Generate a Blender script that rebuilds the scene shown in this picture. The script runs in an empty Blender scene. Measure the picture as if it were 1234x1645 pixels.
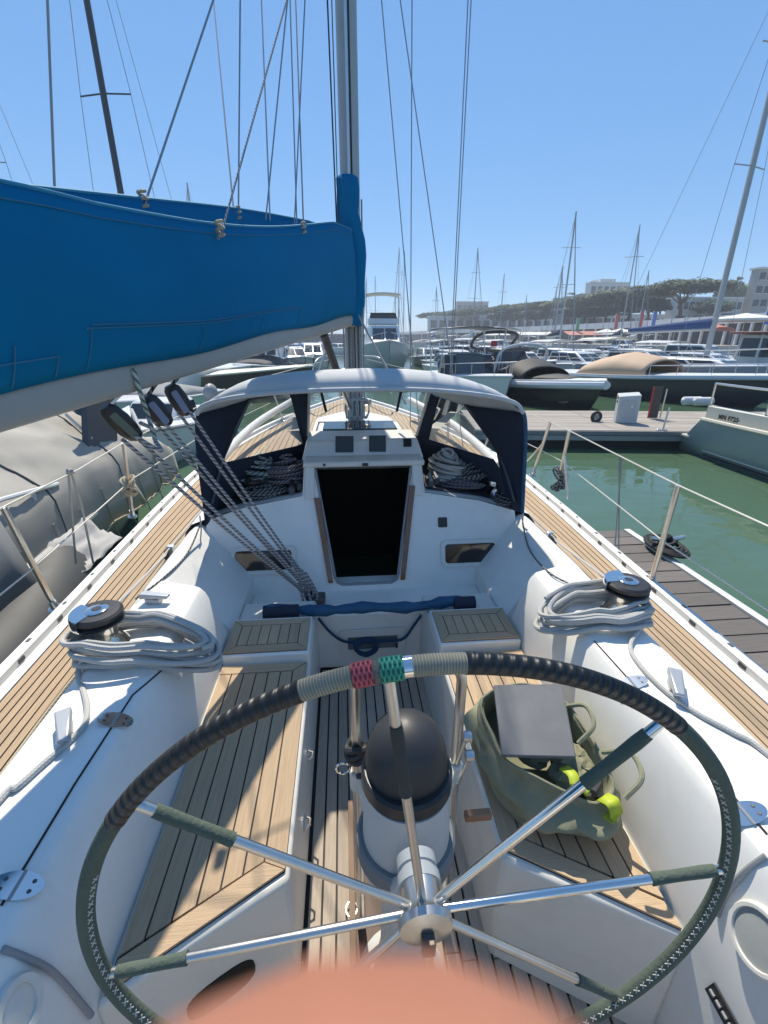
import bpy, math, random
from mathutils import Vector, Matrix, noise
random.seed(7)
R = math.radians
SC = bpy.context.scene
COL = SC.collection

# ------------------------------------------------------------------ camera
F_PX, PITCH, YAW, CAM = 721.0, R(21), R(5), Vector((-.104, 0, 1.75))
cam = bpy.data.cameras.new('camera')
camo = bpy.data.objects.new('camera', cam); COL.objects.link(camo)
camo.location = CAM
camo.rotation_euler = (R(90) - PITCH, 0, -YAW)
cam.sensor_fit = 'VERTICAL'; cam.sensor_height = 6.0; cam.sensor_width = 6.0 * 1234 / 1645
cam.lens = F_PX / 1645 * 6.0
cam.clip_start = .004; cam.clip_end = 5000
cam.dof.use_dof = True; cam.dof.focus_distance = 1.7
cam.dof.aperture_fstop = cam.lens / 1.15          # a phone lens: pupil of about 1 mm
SC.camera = camo

# ------------------------------------------------------------------ light
SUN = Vector((-.05, .72, 1)).normalized()
w = bpy.data.worlds.new('World'); SC.world = w; w.use_nodes = True
nt = w.node_tree; nt.nodes.clear()
sky = nt.nodes.new('ShaderNodeTexSky'); sky.sky_type = 'NISHITA'; sky.sun_disc = False
sky.sun_elevation = math.asin(SUN.z); sky.sun_rotation = math.atan2(SUN.x, SUN.y)
sky.altitude = 0; sky.air_density = .8; sky.dust_density = 0; sky.ozone_density = 6
bg = nt.nodes.new('ShaderNodeBackground'); bg.inputs[1].default_value = .15
skm = nt.nodes.new('ShaderNodeGamma'); skm.inputs[1].default_value = .38
hs = nt.nodes.new('ShaderNodeHueSaturation'); hs.inputs['Saturation'].default_value = 1.7; hs.inputs['Value'].default_value = 2.05
tn = nt.nodes.new('ShaderNodeMix'); tn.data_type = 'RGBA'; tn.blend_type = 'MULTIPLY'; tn.inputs['Factor'].default_value = 1; tn.inputs['B'].default_value = (.89, 1.0, 1.15, 1)
wo = nt.nodes.new('ShaderNodeOutputWorld')
nt.links.new(sky.outputs[0], skm.inputs[0]); nt.links.new(skm.outputs[0], hs.inputs['Color']); nt.links.new(hs.outputs[0], tn.inputs['A']); nt.links.new(tn.outputs['Result'], bg.inputs[0]); nt.links.new(bg.outputs[0], wo.inputs[0])
sl = bpy.data.lights.new('sun', 'SUN'); sl.energy = 4.7; sl.angle = R(.53); sl.color = (1, .915, .77)
so = bpy.data.objects.new('sun', sl); COL.objects.link(so)
so.rotation_euler = (-SUN).to_track_quat('-Z', 'Y').to_euler(); so.location = SUN * 40
vs = SC.view_settings
SC.display_settings.display_device = 'sRGB'
vs.view_transform = 'Standard'; vs.look = 'None'; vs.gamma = 1; vs.use_curve_mapping = False
vs.exposure = .34
SC.cycles.max_bounces = 10; SC.cycles.diffuse_bounces = 6; SC.cycles.glossy_bounces = 4; SC.cycles.transparent_max_bounces = 16

WATER = -.35

# ------------------------------------------------------------------ pixel -> place helpers (photo is 1234 x 1645)
def ray(u, v):
    a = (u - 617) / F_PX; t = (v - 822.5) / F_PX
    f = math.cos(PITCH) - t * math.sin(PITCH); z = -math.sin(PITCH) - t * math.cos(PITCH)
    return Vector((a * math.cos(YAW) + f * math.sin(YAW), -a * math.sin(YAW) + f * math.cos(YAW), z))
def oz(u, v, z):
    d = ray(u, v); return CAM + d * ((z - CAM.z) / d.z)
def oy(u, v, y):
    d = ray(u, v); return CAM + d * ((y - CAM.y) / d.y)
def ox(u, v, x):
    d = ray(u, v); return CAM + d * ((x - CAM.x) / d.x)
def V(*a): return Vector(a)
def lerp(a, b, t): return a + (b - a) * t
def interp(tab, y):
    if y <= tab[0][0]: return tab[0][1]
    if y >= tab[-1][0]: return tab[-1][1]
    for i in range(len(tab) - 1):
        if tab[i][0] <= y <= tab[i + 1][0]:
            x0, y0 = tab[i]; x1, y1 = tab[i + 1]
            ym = tab[i - 1] if i else (2 * x0 - x1, 2 * y0 - y1)
            yp = tab[i + 2] if i + 2 < len(tab) else (2 * x1 - x0, 2 * y1 - y0)
            m0 = (y1 - ym[1]) / (x1 - ym[0]) * (x1 - x0); m1 = (yp[1] - y0) / (yp[0] - x0) * (x1 - x0)
            t = (y - x0) / (x1 - x0)
            return ((2*t**3 - 3*t*t + 1) * y0 + (t**3 - 2*t*t + t) * m0 + (-2*t**3 + 3*t*t) * y1 + (t**3 - t*t) * m1)
def spline(pts, n=6, closed=False):
    pts = [Vector(p) for p in pts]; out = []; N = len(pts)
    segs = N if closed else N - 1
    for i in range(segs):
        p1 = pts[i]; p2 = pts[(i + 1) % N]
        p0 = pts[(i - 1) % N] if (closed or i) else p1 * 2 - p2
        p3 = pts[(i + 2) % N] if (closed or i + 2 < N) else p2 * 2 - p1
        for k in range(n):
            t = k / n
            out.append(.5 * ((2 * p1) + (p2 - p0) * t + (2*p0 - 5*p1 + 4*p2 - p3) * t*t + (3*p1 - p0 - 3*p2 + p3) * t**3))
    if not closed: out.append(pts[-1])
    return out
def frange(a, b, n): return [a + (b - a) * i / n for i in range(n + 1)]

# ------------------------------------------------------------------ mesh builder
class MB:
    def __init__(s): s.v = []; s.f = []; s.uv = []
    def add(s, vs, fs, uvs=None):
        o = len(s.v); s.v += [tuple(p) for p in vs]
        for i, f in enumerate(fs):
            s.f.append([o + k for k in f])
            s.uv.append(uvs[i] if uvs else None)
        return s
    def box(s, x0, x1, y0, y1, z0, z1):
        return s.hexa([(x0,y0,z0),(x1,y0,z0),(x1,y1,z0),(x0,y1,z0),(x0,y0,z1),(x1,y0,z1),(x1,y1,z1),(x0,y1,z1)])
    def hexa(s, p):
        return s.add(p, [(3,2,1,0),(4,5,6,7),(0,1,5,4),(1,2,6,5),(2,3,7,6),(3,0,4,7)])
    def obox(s, c, sx, sy, sz, rot=None):
        m = rot.to_3x3() if rot else Matrix.Identity(3); c = Vector(c)
        return s.hexa([c + m @ V(a*sx/2, b*sy/2, d*sz/2) for d in (-1,1) for a, b in ((-1,-1),(1,-1),(1,1),(-1,1))])
    def prism(s, poly, vec):
        n = len(poly); vec = Vector(vec); poly = [Vector(p) for p in poly]
        return s.add(poly + [p + vec for p in poly],
                     [list(range(n))[::-1], list(range(n, 2*n))] + [(i, (i+1) % n, n + (i+1) % n, n + i) for i in range(n)])
    def grid(s, rows, closed=False, cap=False, flip=False):
        m = len(rows[0]); vs = [p for r in rows for p in r]; fs = []; uv = []
        for i in range(len(rows) - 1):
            for j in range(m if closed else m - 1):
                k = (j + 1) % m
                q = (i*m + j, i*m + k, (i+1)*m + k, (i+1)*m + j)
                u0, u1, v0, v1 = i/(len(rows)-1), (i+1)/(len(rows)-1), j/m, (j+1)/m
                c = [(u0,v0),(u0,v1),(u1,v1),(u1,v0)]
                if flip: q = q[::-1]; c = c[::-1]
                fs.append(q); uv.append(c)
        if cap and closed:
            a = list(range(m)); b = list(range((len(rows)-1)*m, len(rows)*m))
            fs += [b, a[::-1]] if not flip else [b[::-1], a]; uv += [None, None]
        return s.add(vs, fs, uv)
    def tube(s, pts, r, n=8, closed=False, cap=True, twist=0):
        pts = [Vector(p) for p in pts]; N = len(pts); rs = r if isinstance(r, (list, tuple)) else [r] * N
        ups = None; rows = []; L = [0]
        for i in range(N):
            if closed: t = pts[(i+1) % N] - pts[i-1]
            else: t = pts[min(i+1, N-1)] - pts[max(i-1, 0)]
            if t.length < 1e-9: t = V(0,0,1)
            t.normalize()
            if ups is None:
                ups = t.orthogonal().normalized()
            ups = ups - t * ups.dot(t)
            if ups.length < 1e-6: ups = t.orthogonal()
            ups.normalize(); b = t.cross(ups)
            rows.append([pts[i] + (ups * math.cos(2*math.pi*k/n) + b * math.sin(2*math.pi*k/n)) * rs[i] for k in range(n)])
            if i: L.append(L[-1] + (pts[i] - pts[i-1]).length)
        if closed: rows.append(rows[0]); L.append(L[-1] + (pts[0] - pts[-1]).length)
        vs = [p for q in rows for p in q]; fs = []; uv = []
        for i in range(len(rows) - 1):
            for k in range(n):
                k2 = (k + 1) % n
                fs.append((i*n + k, i*n + k2, (i+1)*n + k2, (i+1)*n + k))
                uv.append([(L[i], k/n), (L[i], (k+1)/n), (L[i+1], (k+1)/n), (L[i+1], k/n)])
        if cap and not closed:
            fs += [list(range(n))[::-1], list(range((len(rows)-1)*n, len(rows)*n))]; uv += [None, None]
        return s.add(vs, fs, uv)
    def lathe(s, prof, o=(0,0,0), axis=(0,0,1), n=20, arc=None):
        ax = Vector(axis).normalized(); a = ax.orthogonal().normalized()
        if abs(ax.z) > .99: a = V(1,0,0)
        b = ax.cross(a); o = Vector(o)
        rows = [[o + ax * z + (a * math.cos(2*math.pi*k/n) + b * math.sin(2*math.pi*k/n)) * max(r, 1e-4) for k in range(n)] for r, z in prof]
        return s.grid(rows, closed=True, cap=True)
    def ball(s, c, rx, ry, rz, n=12, m=8, jit=0, rot=None):
        c = Vector(c); rows = []
        for i in range(m + 1):
            ph = -math.pi/2 + math.pi * i / m
            row = []
            for k in range(n):
                th = 2*math.pi*k/n
                d = V(math.cos(ph)*math.cos(th), math.cos(ph)*math.sin(th), math.sin(ph))
                q = V(d.x*rx, d.y*ry, d.z*rz)
                if jit: q *= 1 + jit * noise.noise(d * 1.7 + c * 3)
                row.append(c + (rot @ q if rot else q))
            rows.append(row)
        return s.grid(rows, closed=True)
    def build(s, name, m, parent=None, ang=35, bev=0, solid=0, sub=0, flat=False):
        me = bpy.data.meshes.new(name); me.from_pydata(s.v, [], s.f)
        if any(u for u in s.uv):
            ul = me.uv_layers.new(name='UVMap').data; k = 0
            for f, u in zip(s.f, s.uv):
                for j in range(len(f)):
                    if u: ul[k].uv = u[j]
                    k += 1
        me.validate(); me.update()
        if not flat:
            for p in me.polygons: p.use_smooth = True
            if ang < 180: me.set_sharp_from_angle(angle=R(ang))
        o = bpy.data.objects.new(name, me); COL.objects.link(o)
        if m: me.materials.append(m)
        if parent:
            o.parent = parent
            if parent.type == 'EMPTY': o.location = -parent.location
        if bev:
            b = o.modifiers.new('bevel', 'BEVEL'); b.width = bev; b.segments = 2; b.limit_method = 'ANGLE'; b.angle_limit = R(40)
        if solid:
            b = o.modifiers.new('solid', 'SOLIDIFY'); b.thickness = solid; b.offset = 0
        if sub:
            b = o.modifiers.new('sub', 'SUBSURF'); b.levels = b.render_levels = sub
        return o
def fixn(o):
    import bmesh
    bm = bmesh.new(); bm.from_mesh(o.data); bmesh.ops.recalc_face_normals(bm, faces=bm.faces); bm.to_mesh(o.data); bm.free(); return o
def tag(o, label=None, cat=None, group=None, kind=None):
    if label: o['label'] = label
    if cat: o['category'] = cat
    if group: o['group'] = group
    if kind: o['kind'] = kind
    return o
def thing(name, loc, label, cat, group=None):
    o = bpy.data.objects.new(name, None); COL.objects.link(o); o.location = loc; o.empty_display_size = .1
    return tag(o, label, cat, group)
def copy_tree(o, parent=None):
    c = o.copy(); COL.objects.link(c); c.parent = parent
    for ch in list(o.children): copy_tree(ch, c)
    return c

# ------------------------------------------------------------------ materials
MATS = {}
def mat(name, col, rough=.5, metal=0, var=.0, vscale=8, bump=0, bscale=60, coat=0, spec=.5, sss=0, rnd=0, stretch=None, dirt=0, dcol=(.2,.18,.15), dscale=3, coords='Object'):
    if name in MATS: return MATS[name]
    m = bpy.data.materials.new(name); m.use_nodes = True; MATS[name] = m
    nt = m.node_tree; N = nt.nodes; L = nt.links; b = N['Principled BSDF']
    b.inputs['Base Color'].default_value = (*col, 1); b.inputs['Roughness'].default_value = rough; b.inputs['Metallic'].default_value = metal
    b.inputs['Coat Weight'].default_value = coat; b.inputs['Specular IOR Level'].default_value = spec
    if sss:
        b.inputs['Subsurface Weight'].default_value = sss; b.inputs['Subsurface Radius'].default_value = (.006,.003,.002); b.inputs['Subsurface Scale'].default_value = 1
    tc = N.new('ShaderNodeTexCoord'); vec = tc.outputs[coords]
    if stretch:
        mp = N.new('ShaderNodeMapping'); mp.inputs['Scale'].default_value = stretch; L.new(vec, mp.inputs[0]); vec = mp.outputs[0]
    cur = None
    if var or rnd or dirt:
        rgb = N.new('ShaderNodeRGB'); rgb.outputs[0].default_value = (*col, 1); cur = rgb.outputs[0]
    def value_mul(cur, fac, lo, hi):
        mr = N.new('ShaderNodeMapRange'); mr.inputs['To Min'].default_value = lo; mr.inputs['To Max'].default_value = hi; L.new(fac, mr.inputs[0])
        hs = N.new('ShaderNodeHueSaturation'); L.new(mr.outputs[0], hs.inputs['Value']); L.new(cur, hs.inputs['Color']); return hs.outputs[0]
    if var:
        n = N.new('ShaderNodeTexNoise'); n.inputs['Scale'].default_value = vscale; n.inputs['Detail'].default_value = 5; n.inputs['Roughness'].default_value = .62; L.new(vec, n.inputs[0])
        cur = value_mul(cur, n.outputs[0], 1 - var*2, 1 + var*2)
    if rnd:
        oi = N.new('ShaderNodeObjectInfo'); cur = value_mul(cur, oi.outputs['Random'], 1 - rnd, 1 + rnd)
    if dirt:
        n = N.new('ShaderNodeTexNoise'); n.inputs['Scale'].default_value = dscale; n.inputs['Detail'].default_value = 8; n.inputs['Roughness'].default_value = .7; L.new(tc.outputs[coords], n.inputs[0])
        mr = N.new('ShaderNodeMapRange'); mr.inputs['From Min'].default_value = .5; mr.inputs['From Max'].default_value = .75; mr.inputs['To Max'].default_value = dirt; L.new(n.outputs[0], mr.inputs[0])
        mx = N.new('ShaderNodeMix'); mx.data_type = 'RGBA'; L.new(mr.outputs[0], mx.inputs['Factor']); L.new(cur, mx.inputs['A']); mx.inputs['B'].default_value = (*dcol, 1); cur = mx.outputs['Result']
        rr = N.new('ShaderNodeMapRange'); rr.inputs['To Min'].default_value = rough; rr.inputs['To Max'].default_value = min(1, rough + .25); L.new(n.outputs[0], rr.inputs[0]); L.new(rr.outputs[0], b.inputs['Roughness'])
    if cur: L.new(cur, b.inputs['Base Color'])
    if bump:
        n = N.new('ShaderNodeTexNoise'); n.inputs['Scale'].default_value = bscale; n.inputs['Detail'].default_value = 4; L.new(vec, n.inputs[0])
        bp = N.new('ShaderNodeBump'); bp.inputs['Strength'].default_value = bump; bp.inputs['Distance'].default_value = .01; L.new(n.outputs[0], bp.inputs['Height']); L.new(bp.outputs[0], b.inputs['Normal'])
    return m
def uvwave(m, scale_u, scale_v, col2, sharp=.5, bump=.6, dist=.004, cross=False, mixf=1, su2=None, sv2=None):
    """stripe pattern running round a tube (UV: metres along, turns round), as for laid rope, braid or a wrapped rim"""
    nt = m.node_tree; N = nt.nodes; L = nt.links; b = N['Principled BSDF']
    uv = N.new('ShaderNodeUVMap'); sep = N.new('ShaderNodeSeparateXYZ'); L.new(uv.outputs[0], sep.inputs[0])
    def wave(su, sv):
        a = N.new('ShaderNodeMath'); a.operation = 'MULTIPLY'; L.new(sep.outputs[0], a.inputs[0]); a.inputs[1].default_value = su * 2 * math.pi
        c = N.new('ShaderNodeMath'); c.operation = 'MULTIPLY_ADD'; L.new(sep.outputs[1], c.inputs[0]); c.inputs[1].default_value = sv * 2 * math.pi; L.new(a.outputs[0], c.inputs[2])
        s = N.new('ShaderNodeMath'); s.operation = 'SINE'; L.new(c.outputs[0], s.inputs[0])
        mr = N.new('ShaderNodeMapRange'); mr.inputs['From Min'].default_value = -1; L.new(s.outputs[0], mr.inputs[0]); return mr.outputs[0]
    h = wave(scale_u, scale_v)
    if cross:
        h2 = wave(su2 or scale_u, sv2 if sv2 is not None else -scale_v); mx = N.new('ShaderNodeMath'); mx.operation = 'MULTIPLY'; L.new(h, mx.inputs[0]); L.new(h2, mx.inputs[1]); h = mx.outputs[0]
    src = b.inputs['Base Color'].links[0].from_socket if b.inputs['Base Color'].links else None
    mx = N.new('ShaderNodeMix'); mx.data_type = 'RGBA'
    mr = N.new('ShaderNodeMapRange'); mr.inputs['From Min'].default_value = sharp - .2; mr.inputs['From Max'].default_value = sharp + .2; mr.inputs['To Max'].default_value = mixf; mr.clamp = True; L.new(h, mr.inputs[0])
    L.new(mr.outputs[0], mx.inputs['Factor'])
    if src: L.new(src, mx.inputs['A'])
    else: mx.inputs['A'].default_value = b.inputs['Base Color'].default_value
    mx.inputs['B'].default_value = (*col2, 1); L.new(mx.outputs['Result'], b.inputs['Base Color'])
    bp = N.new('ShaderNodeBump'); bp.inputs['Strength'].default_value = bump; bp.inputs['Distance'].default_value = dist; L.new(h, bp.inputs['Height']); L.new(bp.outputs[0], b.inputs['Normal'])
    return m
def stripes(m, period, dark, width=.12, axis=0, off=0):
    """dark caulk lines every `period` metres across the planking (far planks)"""
    nt = m.node_tree; N = nt.nodes; L = nt.links; b = N['Principled BSDF']
    tc = N.new('ShaderNodeTexCoord'); sep = N.new('ShaderNodeSeparateXYZ'); L.new(tc.outputs['Object'], sep.inputs[0])
    a = N.new('ShaderNodeMath'); a.operation = 'MULTIPLY_ADD'; L.new(sep.outputs[axis], a.inputs[0]); a.inputs[1].default_value = 1 / period; a.inputs[2].default_value = 100 + off
    fr = N.new('ShaderNodeMath'); fr.operation = 'FRACT'; L.new(a.outputs[0], fr.inputs[0])
    lt = N.new('ShaderNodeMath'); lt.operation = 'LESS_THAN'; L.new(fr.outputs[0], lt.inputs[0]); lt.inputs[1].default_value = width
    src = b.inputs['Base Color'].links[0].from_socket
    mx = N.new('ShaderNodeMix'); mx.data_type = 'RGBA'; L.new(lt.outputs[0], mx.inputs['Factor']); L.new(src, mx.inputs['A']); mx.inputs['B'].default_value = (*dark, 1); L.new(mx.outputs['Result'], b.inputs['Base Color'])
    return m
def clear(name, tint=(.95,.97,.97), gloss=.12, rough=.02, haze=0, hcol=(.7,.75,.8)):
    if name in MATS: return MATS[name]
    m = bpy.data.materials.new(name); m.use_nodes = True; MATS[name] = m; nt = m.node_tree; N = nt.nodes; L = nt.links; N.remove(N['Principled BSDF'])
    t = N.new('ShaderNodeBsdfTransparent'); t.inputs[0].default_value = (*tint, 1); g = N.new('ShaderNodeBsdfGlossy'); g.inputs['Roughness'].default_value = rough
    fr = N.new('ShaderNodeFresnel'); fr.inputs[0].default_value = 1.45; mx = N.new('ShaderNodeMixShader'); L.new(fr.outputs[0], mx.inputs[0]); L.new(t.outputs[0], mx.inputs[1]); L.new(g.outputs[0], mx.inputs[2])
    out = mx.outputs[0]
    if haze:
        d = N.new('ShaderNodeBsdfDiffuse'); d.inputs[0].default_value = (*hcol, 1); m2 = N.new('ShaderNodeMixShader'); m2.inputs[0].default_value = haze; L.new(out, m2.inputs[1]); L.new(d.outputs[0], m2.inputs[2]); out = m2.outputs[0]
    L.new(out, N['Material Output'].inputs[0]); return m

GEL = mat('gelcoat_white', (.80,.79,.75), .30, var=.03, vscale=2, dirt=.20, dcol=(.45,.43,.36), dscale=6, bump=.02, bscale=15)
GELS = mat('gelcoat_cream', (.72,.70,.64), .3, var=.04, vscale=3, dirt=.2, dcol=(.4,.37,.3), dscale=9)
TEAK = mat('teak_deck', (.46,.335,.215), .75, var=.16, vscale=3, stretch=(55,2.2,55), bump=.25, bscale=6, rnd=.10, dirt=.25, dcol=(.30,.22,.15), dscale=5)
TEAKX = mat('teak_cross', (.46,.335,.215), .75, var=.16, vscale=3, stretch=(2.2,55,55), bump=.25, bscale=6, rnd=.10, dirt=.25, dcol=(.30,.22,.15), dscale=5)
SOLE = mat('teak_sole_greyed', (.43,.36,.29), .85, var=.18, vscale=3, stretch=(60,2.5,60), bump=.3, bscale=6, rnd=.14, dirt=.35, dcol=(.28,.23,.18), dscale=7)
TEAKF = stripes(mat('teak_foredeck', (.46,.33,.205), .75, var=.14, vscale=3, stretch=(40,2,40)), .055, (.05,.045,.04), .14)
CAULK = mat('caulk_black', (.018,.017,.016), .7)
STEEL = mat('stainless', (.62,.60,.57), .2, 1, var=.05, vscale=30, dirt=.25, dcol=(.35,.32,.27), dscale=25)
STEELB = mat('stainless_bright', (.75,.74,.72), .09, 1)
ALU = mat('aluminium', (.62,.63,.64), .38, 1, var=.06, vscale=12)
ALUP = mat('aluminium_painted', (.42,.43,.43), .42, .25, var=.06, vscale=10, dirt=.2, dcol=(.3,.3,.3))
BLACK = mat('black_plastic', (.022,.022,.024), .42, var=.1, vscale=30, bump=.05, bscale=200)
BLACKR = mat('black_rubber', (.03,.03,.032), .65, var=.1, vscale=20)
DGREY = mat('dark_grey', (.07,.075,.08), .55, var=.08, vscale=10, bump=.05, bscale=80)
GREY = mat('mid_grey', (.27,.28,.29), .5, var=.06, vscale=6)
NAVY = mat('navy_canvas', (.016,.026,.05), .8, var=.12, vscale=5, bump=.25, bscale=9, dirt=.2, dcol=(.06,.07,.09))
BLUEC = mat('blue_canvas', (.001,.16,.345), .9, var=.07, vscale=3, bump=.35, bscale=3.5, dirt=.25, dcol=(.003,.21,.42), dscale=1.2, spec=.08)
BLUEE = mat('blue_canvas_edge', (.02,.25,.42), .75)
BLUED = mat('blue_bag', (.006,.075,.16), .6, var=.2, vscale=12, bump=.4, bscale=14)
CANL = mat('canvas_light_grey', (.50,.52,.53), .8, var=.06, vscale=5, bump=.2, bscale=8)
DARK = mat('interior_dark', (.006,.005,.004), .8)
VARN = mat('varnished_wood', (.20,.075,.022), .12, var=.3, vscale=4, stretch=(30,30,3), coat=.6)
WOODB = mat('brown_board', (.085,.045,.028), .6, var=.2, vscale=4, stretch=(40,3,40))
def glassdark(name, c): return mat(name, c, .06, spec=.6)
SMOKE = glassdark('smoked_acrylic', (.012,.012,.014))
def rope(name, c1, c2, su=45, sv=2, cross=True, sharp=.55, mixf=1, bump=.5):
    return uvwave(mat(name, c1, .85, var=.08, vscale=25), su, sv, c2, sharp=sharp, bump=bump, dist=.003, cross=cross, mixf=mixf)
ROPEW = rope('rope_white', (.44,.435,.41), (.56,.555,.53), 110, 4, bump=.25)
ROPEG = rope('rope_grey_fleck', (.15,.14,.15), (.46,.44,.44), 42, 2, cross=False, sharp=.5)
ROPEB = rope('rope_blue', (.01,.035,.09), (.015,.08,.17), 60, 3)
ROPEK = rope('rope_black_white', (.02,.022,.025), (.26,.28,.28), 35, 2, cross=False, sharp=.6)
ROPEGR = rope('rope_green_white', (.10,.16,.14), (.50,.54,.52), 30, 2, cross=False, sharp=.45)
ROPEP = rope('rope_purple_grey', (.07,.06,.075), (.22,.2,.22), 40, 2, cross=False, sharp=.5)
ROPEC = rope('rope_cream', (.38,.33,.24), (.55,.49,.38), 60, 3)
WIRE = mat('wire_coated', (.60,.59,.52), .4, .1)
WIRES = mat('wire_steel', (.30,.31,.32), .35, .8)

# ================================================================== WATER, SETTING NEAR THE YACHT
def water_mat():
    m = bpy.data.materials.new('harbour_water'); m.use_nodes = True; nt = m.node_tree; N = nt.nodes; L = nt.links; b = N['Principled BSDF']
    b.inputs['Base Color'].default_value = (.034,.105,.073,1); b.inputs['Roughness'].default_value = .04; b.inputs['IOR'].default_value = 1.33
    tc = N.new('ShaderNodeTexCoord'); mp = N.new('ShaderNodeMapping'); mp.inputs['Scale'].default_value = (1,1.6,1); L.new(tc.outputs['Object'], mp.inputs[0])
    n1 = N.new('ShaderNodeTexNoise'); n1.inputs['Scale'].default_value = .55; n1.inputs['Detail'].default_value = 3; L.new(mp.outputs[0], n1.inputs[0])
    n2 = N.new('ShaderNodeTexNoise'); n2.inputs['Scale'].default_value = 3.2; n2.inputs['Detail'].default_value = 3; L.new(mp.outputs[0], n2.inputs[0])
    ad = N.new('ShaderNodeMath'); ad.operation = 'MULTIPLY_ADD'; L.new(n2.outputs[0], ad.inputs[0]); ad.inputs[1].default_value = .10; L.new(n1.outputs[0], ad.inputs[2])
    bp = N.new('ShaderNodeBump'); bp.inputs['Strength'].default_value = .10; bp.inputs['Distance'].default_value = .35; L.new(ad.outputs[0], bp.inputs['Height']); L.new(bp.outputs[0], b.inputs['Normal'])
    n3 = N.new('ShaderNodeTexNoise'); n3.inputs['Scale'].default_value = .25; n3.inputs['Detail'].default_value = 4; L.new(tc.outputs['Object'], n3.inputs[0])
    mx = N.new('ShaderNodeMix'); mx.data_type = 'RGBA'; L.new(n3.outputs[0], mx.inputs['Factor']); mx.inputs['A'].default_value = (.062,.122,.080,1); mx.inputs['B'].default_value = (.080,.130,.072,1); L.new(mx.outputs['Result'], b.inputs['Base Color'])
    return m
S = 2500
tag(MB().add([(-S,-S,WATER),(S,-S,WATER),(S,S,WATER),(-S,S,WATER)], [(0,1,2,3)]).build('water', water_mat()), kind='structure')

# ================================================================== THE YACHT
YT = thing('sailing_yacht', (0, 2, WATER), 'white sailing yacht with teak decks and open cockpit, seen from behind its wheel', 'yacht')
BT = [(-1.6,1.12),(-.5,1.26),(.5,1.33),(1.2,1.37),(1.8,1.395),(2.5,1.43),(3.2,1.46),(4,1.46),(5,1.36),(6,1.10),(7,.68),(7.7,.28),(8.05,.03)]
XT = [(-1.6,.88),(-.5,1.0),(.5,1.03),(1,1.045),(1.5,1.055),(2.2,1.06),(2.6,1.055),(3.2,1.02),(4,.93),(5,.72),(5.7,.43)]
def B(y): return max(.03, interp(BT, y))
def XI(y): return interp(XT, y)
def ZD(y): return .6 + (.012 * max(0, y - 3) ** 1.8)
ys = frange(-1.6, 8.05, 44)
rows = []
for y in ys:
    b = B(y); z = ZD(y)
    half = [(b, z), (b + .045, z - .03), (b + .045, z - .09), (b + .005, z - .12), (b * .985, .1), (b * .90, -.3), (b * .62, -.6), (0.0, -.78)]
    rows.append([V(x, y, q) for x, q in half] + [V(-x, y, q) for x, q in half[-2::-1]])
h = MB().grid(rows)
h.add(rows[0], [list(range(len(rows[0])))])
fixn(h.build('hull', GEL, YT, ang=40))
# side decks: black base, one mesh per plank
def deck_side(s):
    name = 'side_deck'
    yy = frange(-1.55, 4.2, 40)
    base = MB().grid([[V(s * (XI(y) - .02), y, ZD(y) - .006), V(s * (B(y) + .0), y, ZD(y) - .006)] for y in yy], flip=s < 0)
    d = base.build(name, CAULK, YT)
    n = 8
    for k in range(n):
        mb = MB(); rows = []
        for y in yy:
            a = XI(y) + .012; c = B(y) - .075; g = .0028
            x0 = lerp(a, c, k / n) + g; x1 = lerp(a, c, (k + 1) / n) - g; z = ZD(y)
            rows.append([V(s*x0, y, z - .006), V(s*x0, y, z + .001), V(s*x1, y, z + .001), V(s*x1, y, z - .006)])
        fixn(mb.grid(rows, closed=True, cap=True).build('plank', TEAK, d))
    mb = MB().grid([[V(s*(B(y)-.073), y, ZD(y)-.004), V(s*(B(y)-.073), y, ZD(y)+.004), V(s*(B(y)-.03), y, ZD(y)+.006), V(s*(B(y)-.03), y, ZD(y)-.004)] for y in frange(-1.55, 7.9, 60)], closed=True, cap=True)
    fixn(mb.build('waterway', GEL, YT))
    yy = frange(-1.55, 7.95, 70)
    mb = MB().grid([[V(s*(B(y)-.032), y, ZD(y)), V(s*(B(y)-.032), y, ZD(y)+.035), V(s*(B(y)-.022), y, ZD(y)+.042), V(s*(B(y)+.004), y, ZD(y)+.042), V(s*(B(y)+.004), y, ZD(y)-.01)] for y in yy], closed=True, cap=True)
    t = fixn(mb.build('toe_rail', mat('toe_rail_alu', (.66,.66,.65), .42, .3, var=.05, vscale=14, dirt=.3, dcol=(.42,.4,.36), dscale=14), YT))
    y = -1.2
    while y < 5.2:
        sl = MB().obox((s*(B(y)-.0325), y, ZD(y)+.019), .004, .035, .015).build('scupper_slot', BLACK, t)
        sl2 = MB().obox((s*(B(y+.09)-.012), y + .09, ZD(y)+.0425), .012, .022, .003).build('bolt_plate', DGREY, t)
        y += .27
    return d
deck_side(1); deck_side(-1)
mb = MB().grid([[V(-B(y)+.03, y, ZD(y)-.004), V(-B(y)*.5, y, ZD(y)+.01), V(0, y, ZD(y)+.02), V(B(y)*.5, y, ZD(y)+.01), V(B(y)-.03, y, ZD(y)-.004)] for y in frange(4.2, 8.0, 20)], flip=True)
fixn(mb.build('foredeck', TEAKF, YT))

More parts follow.
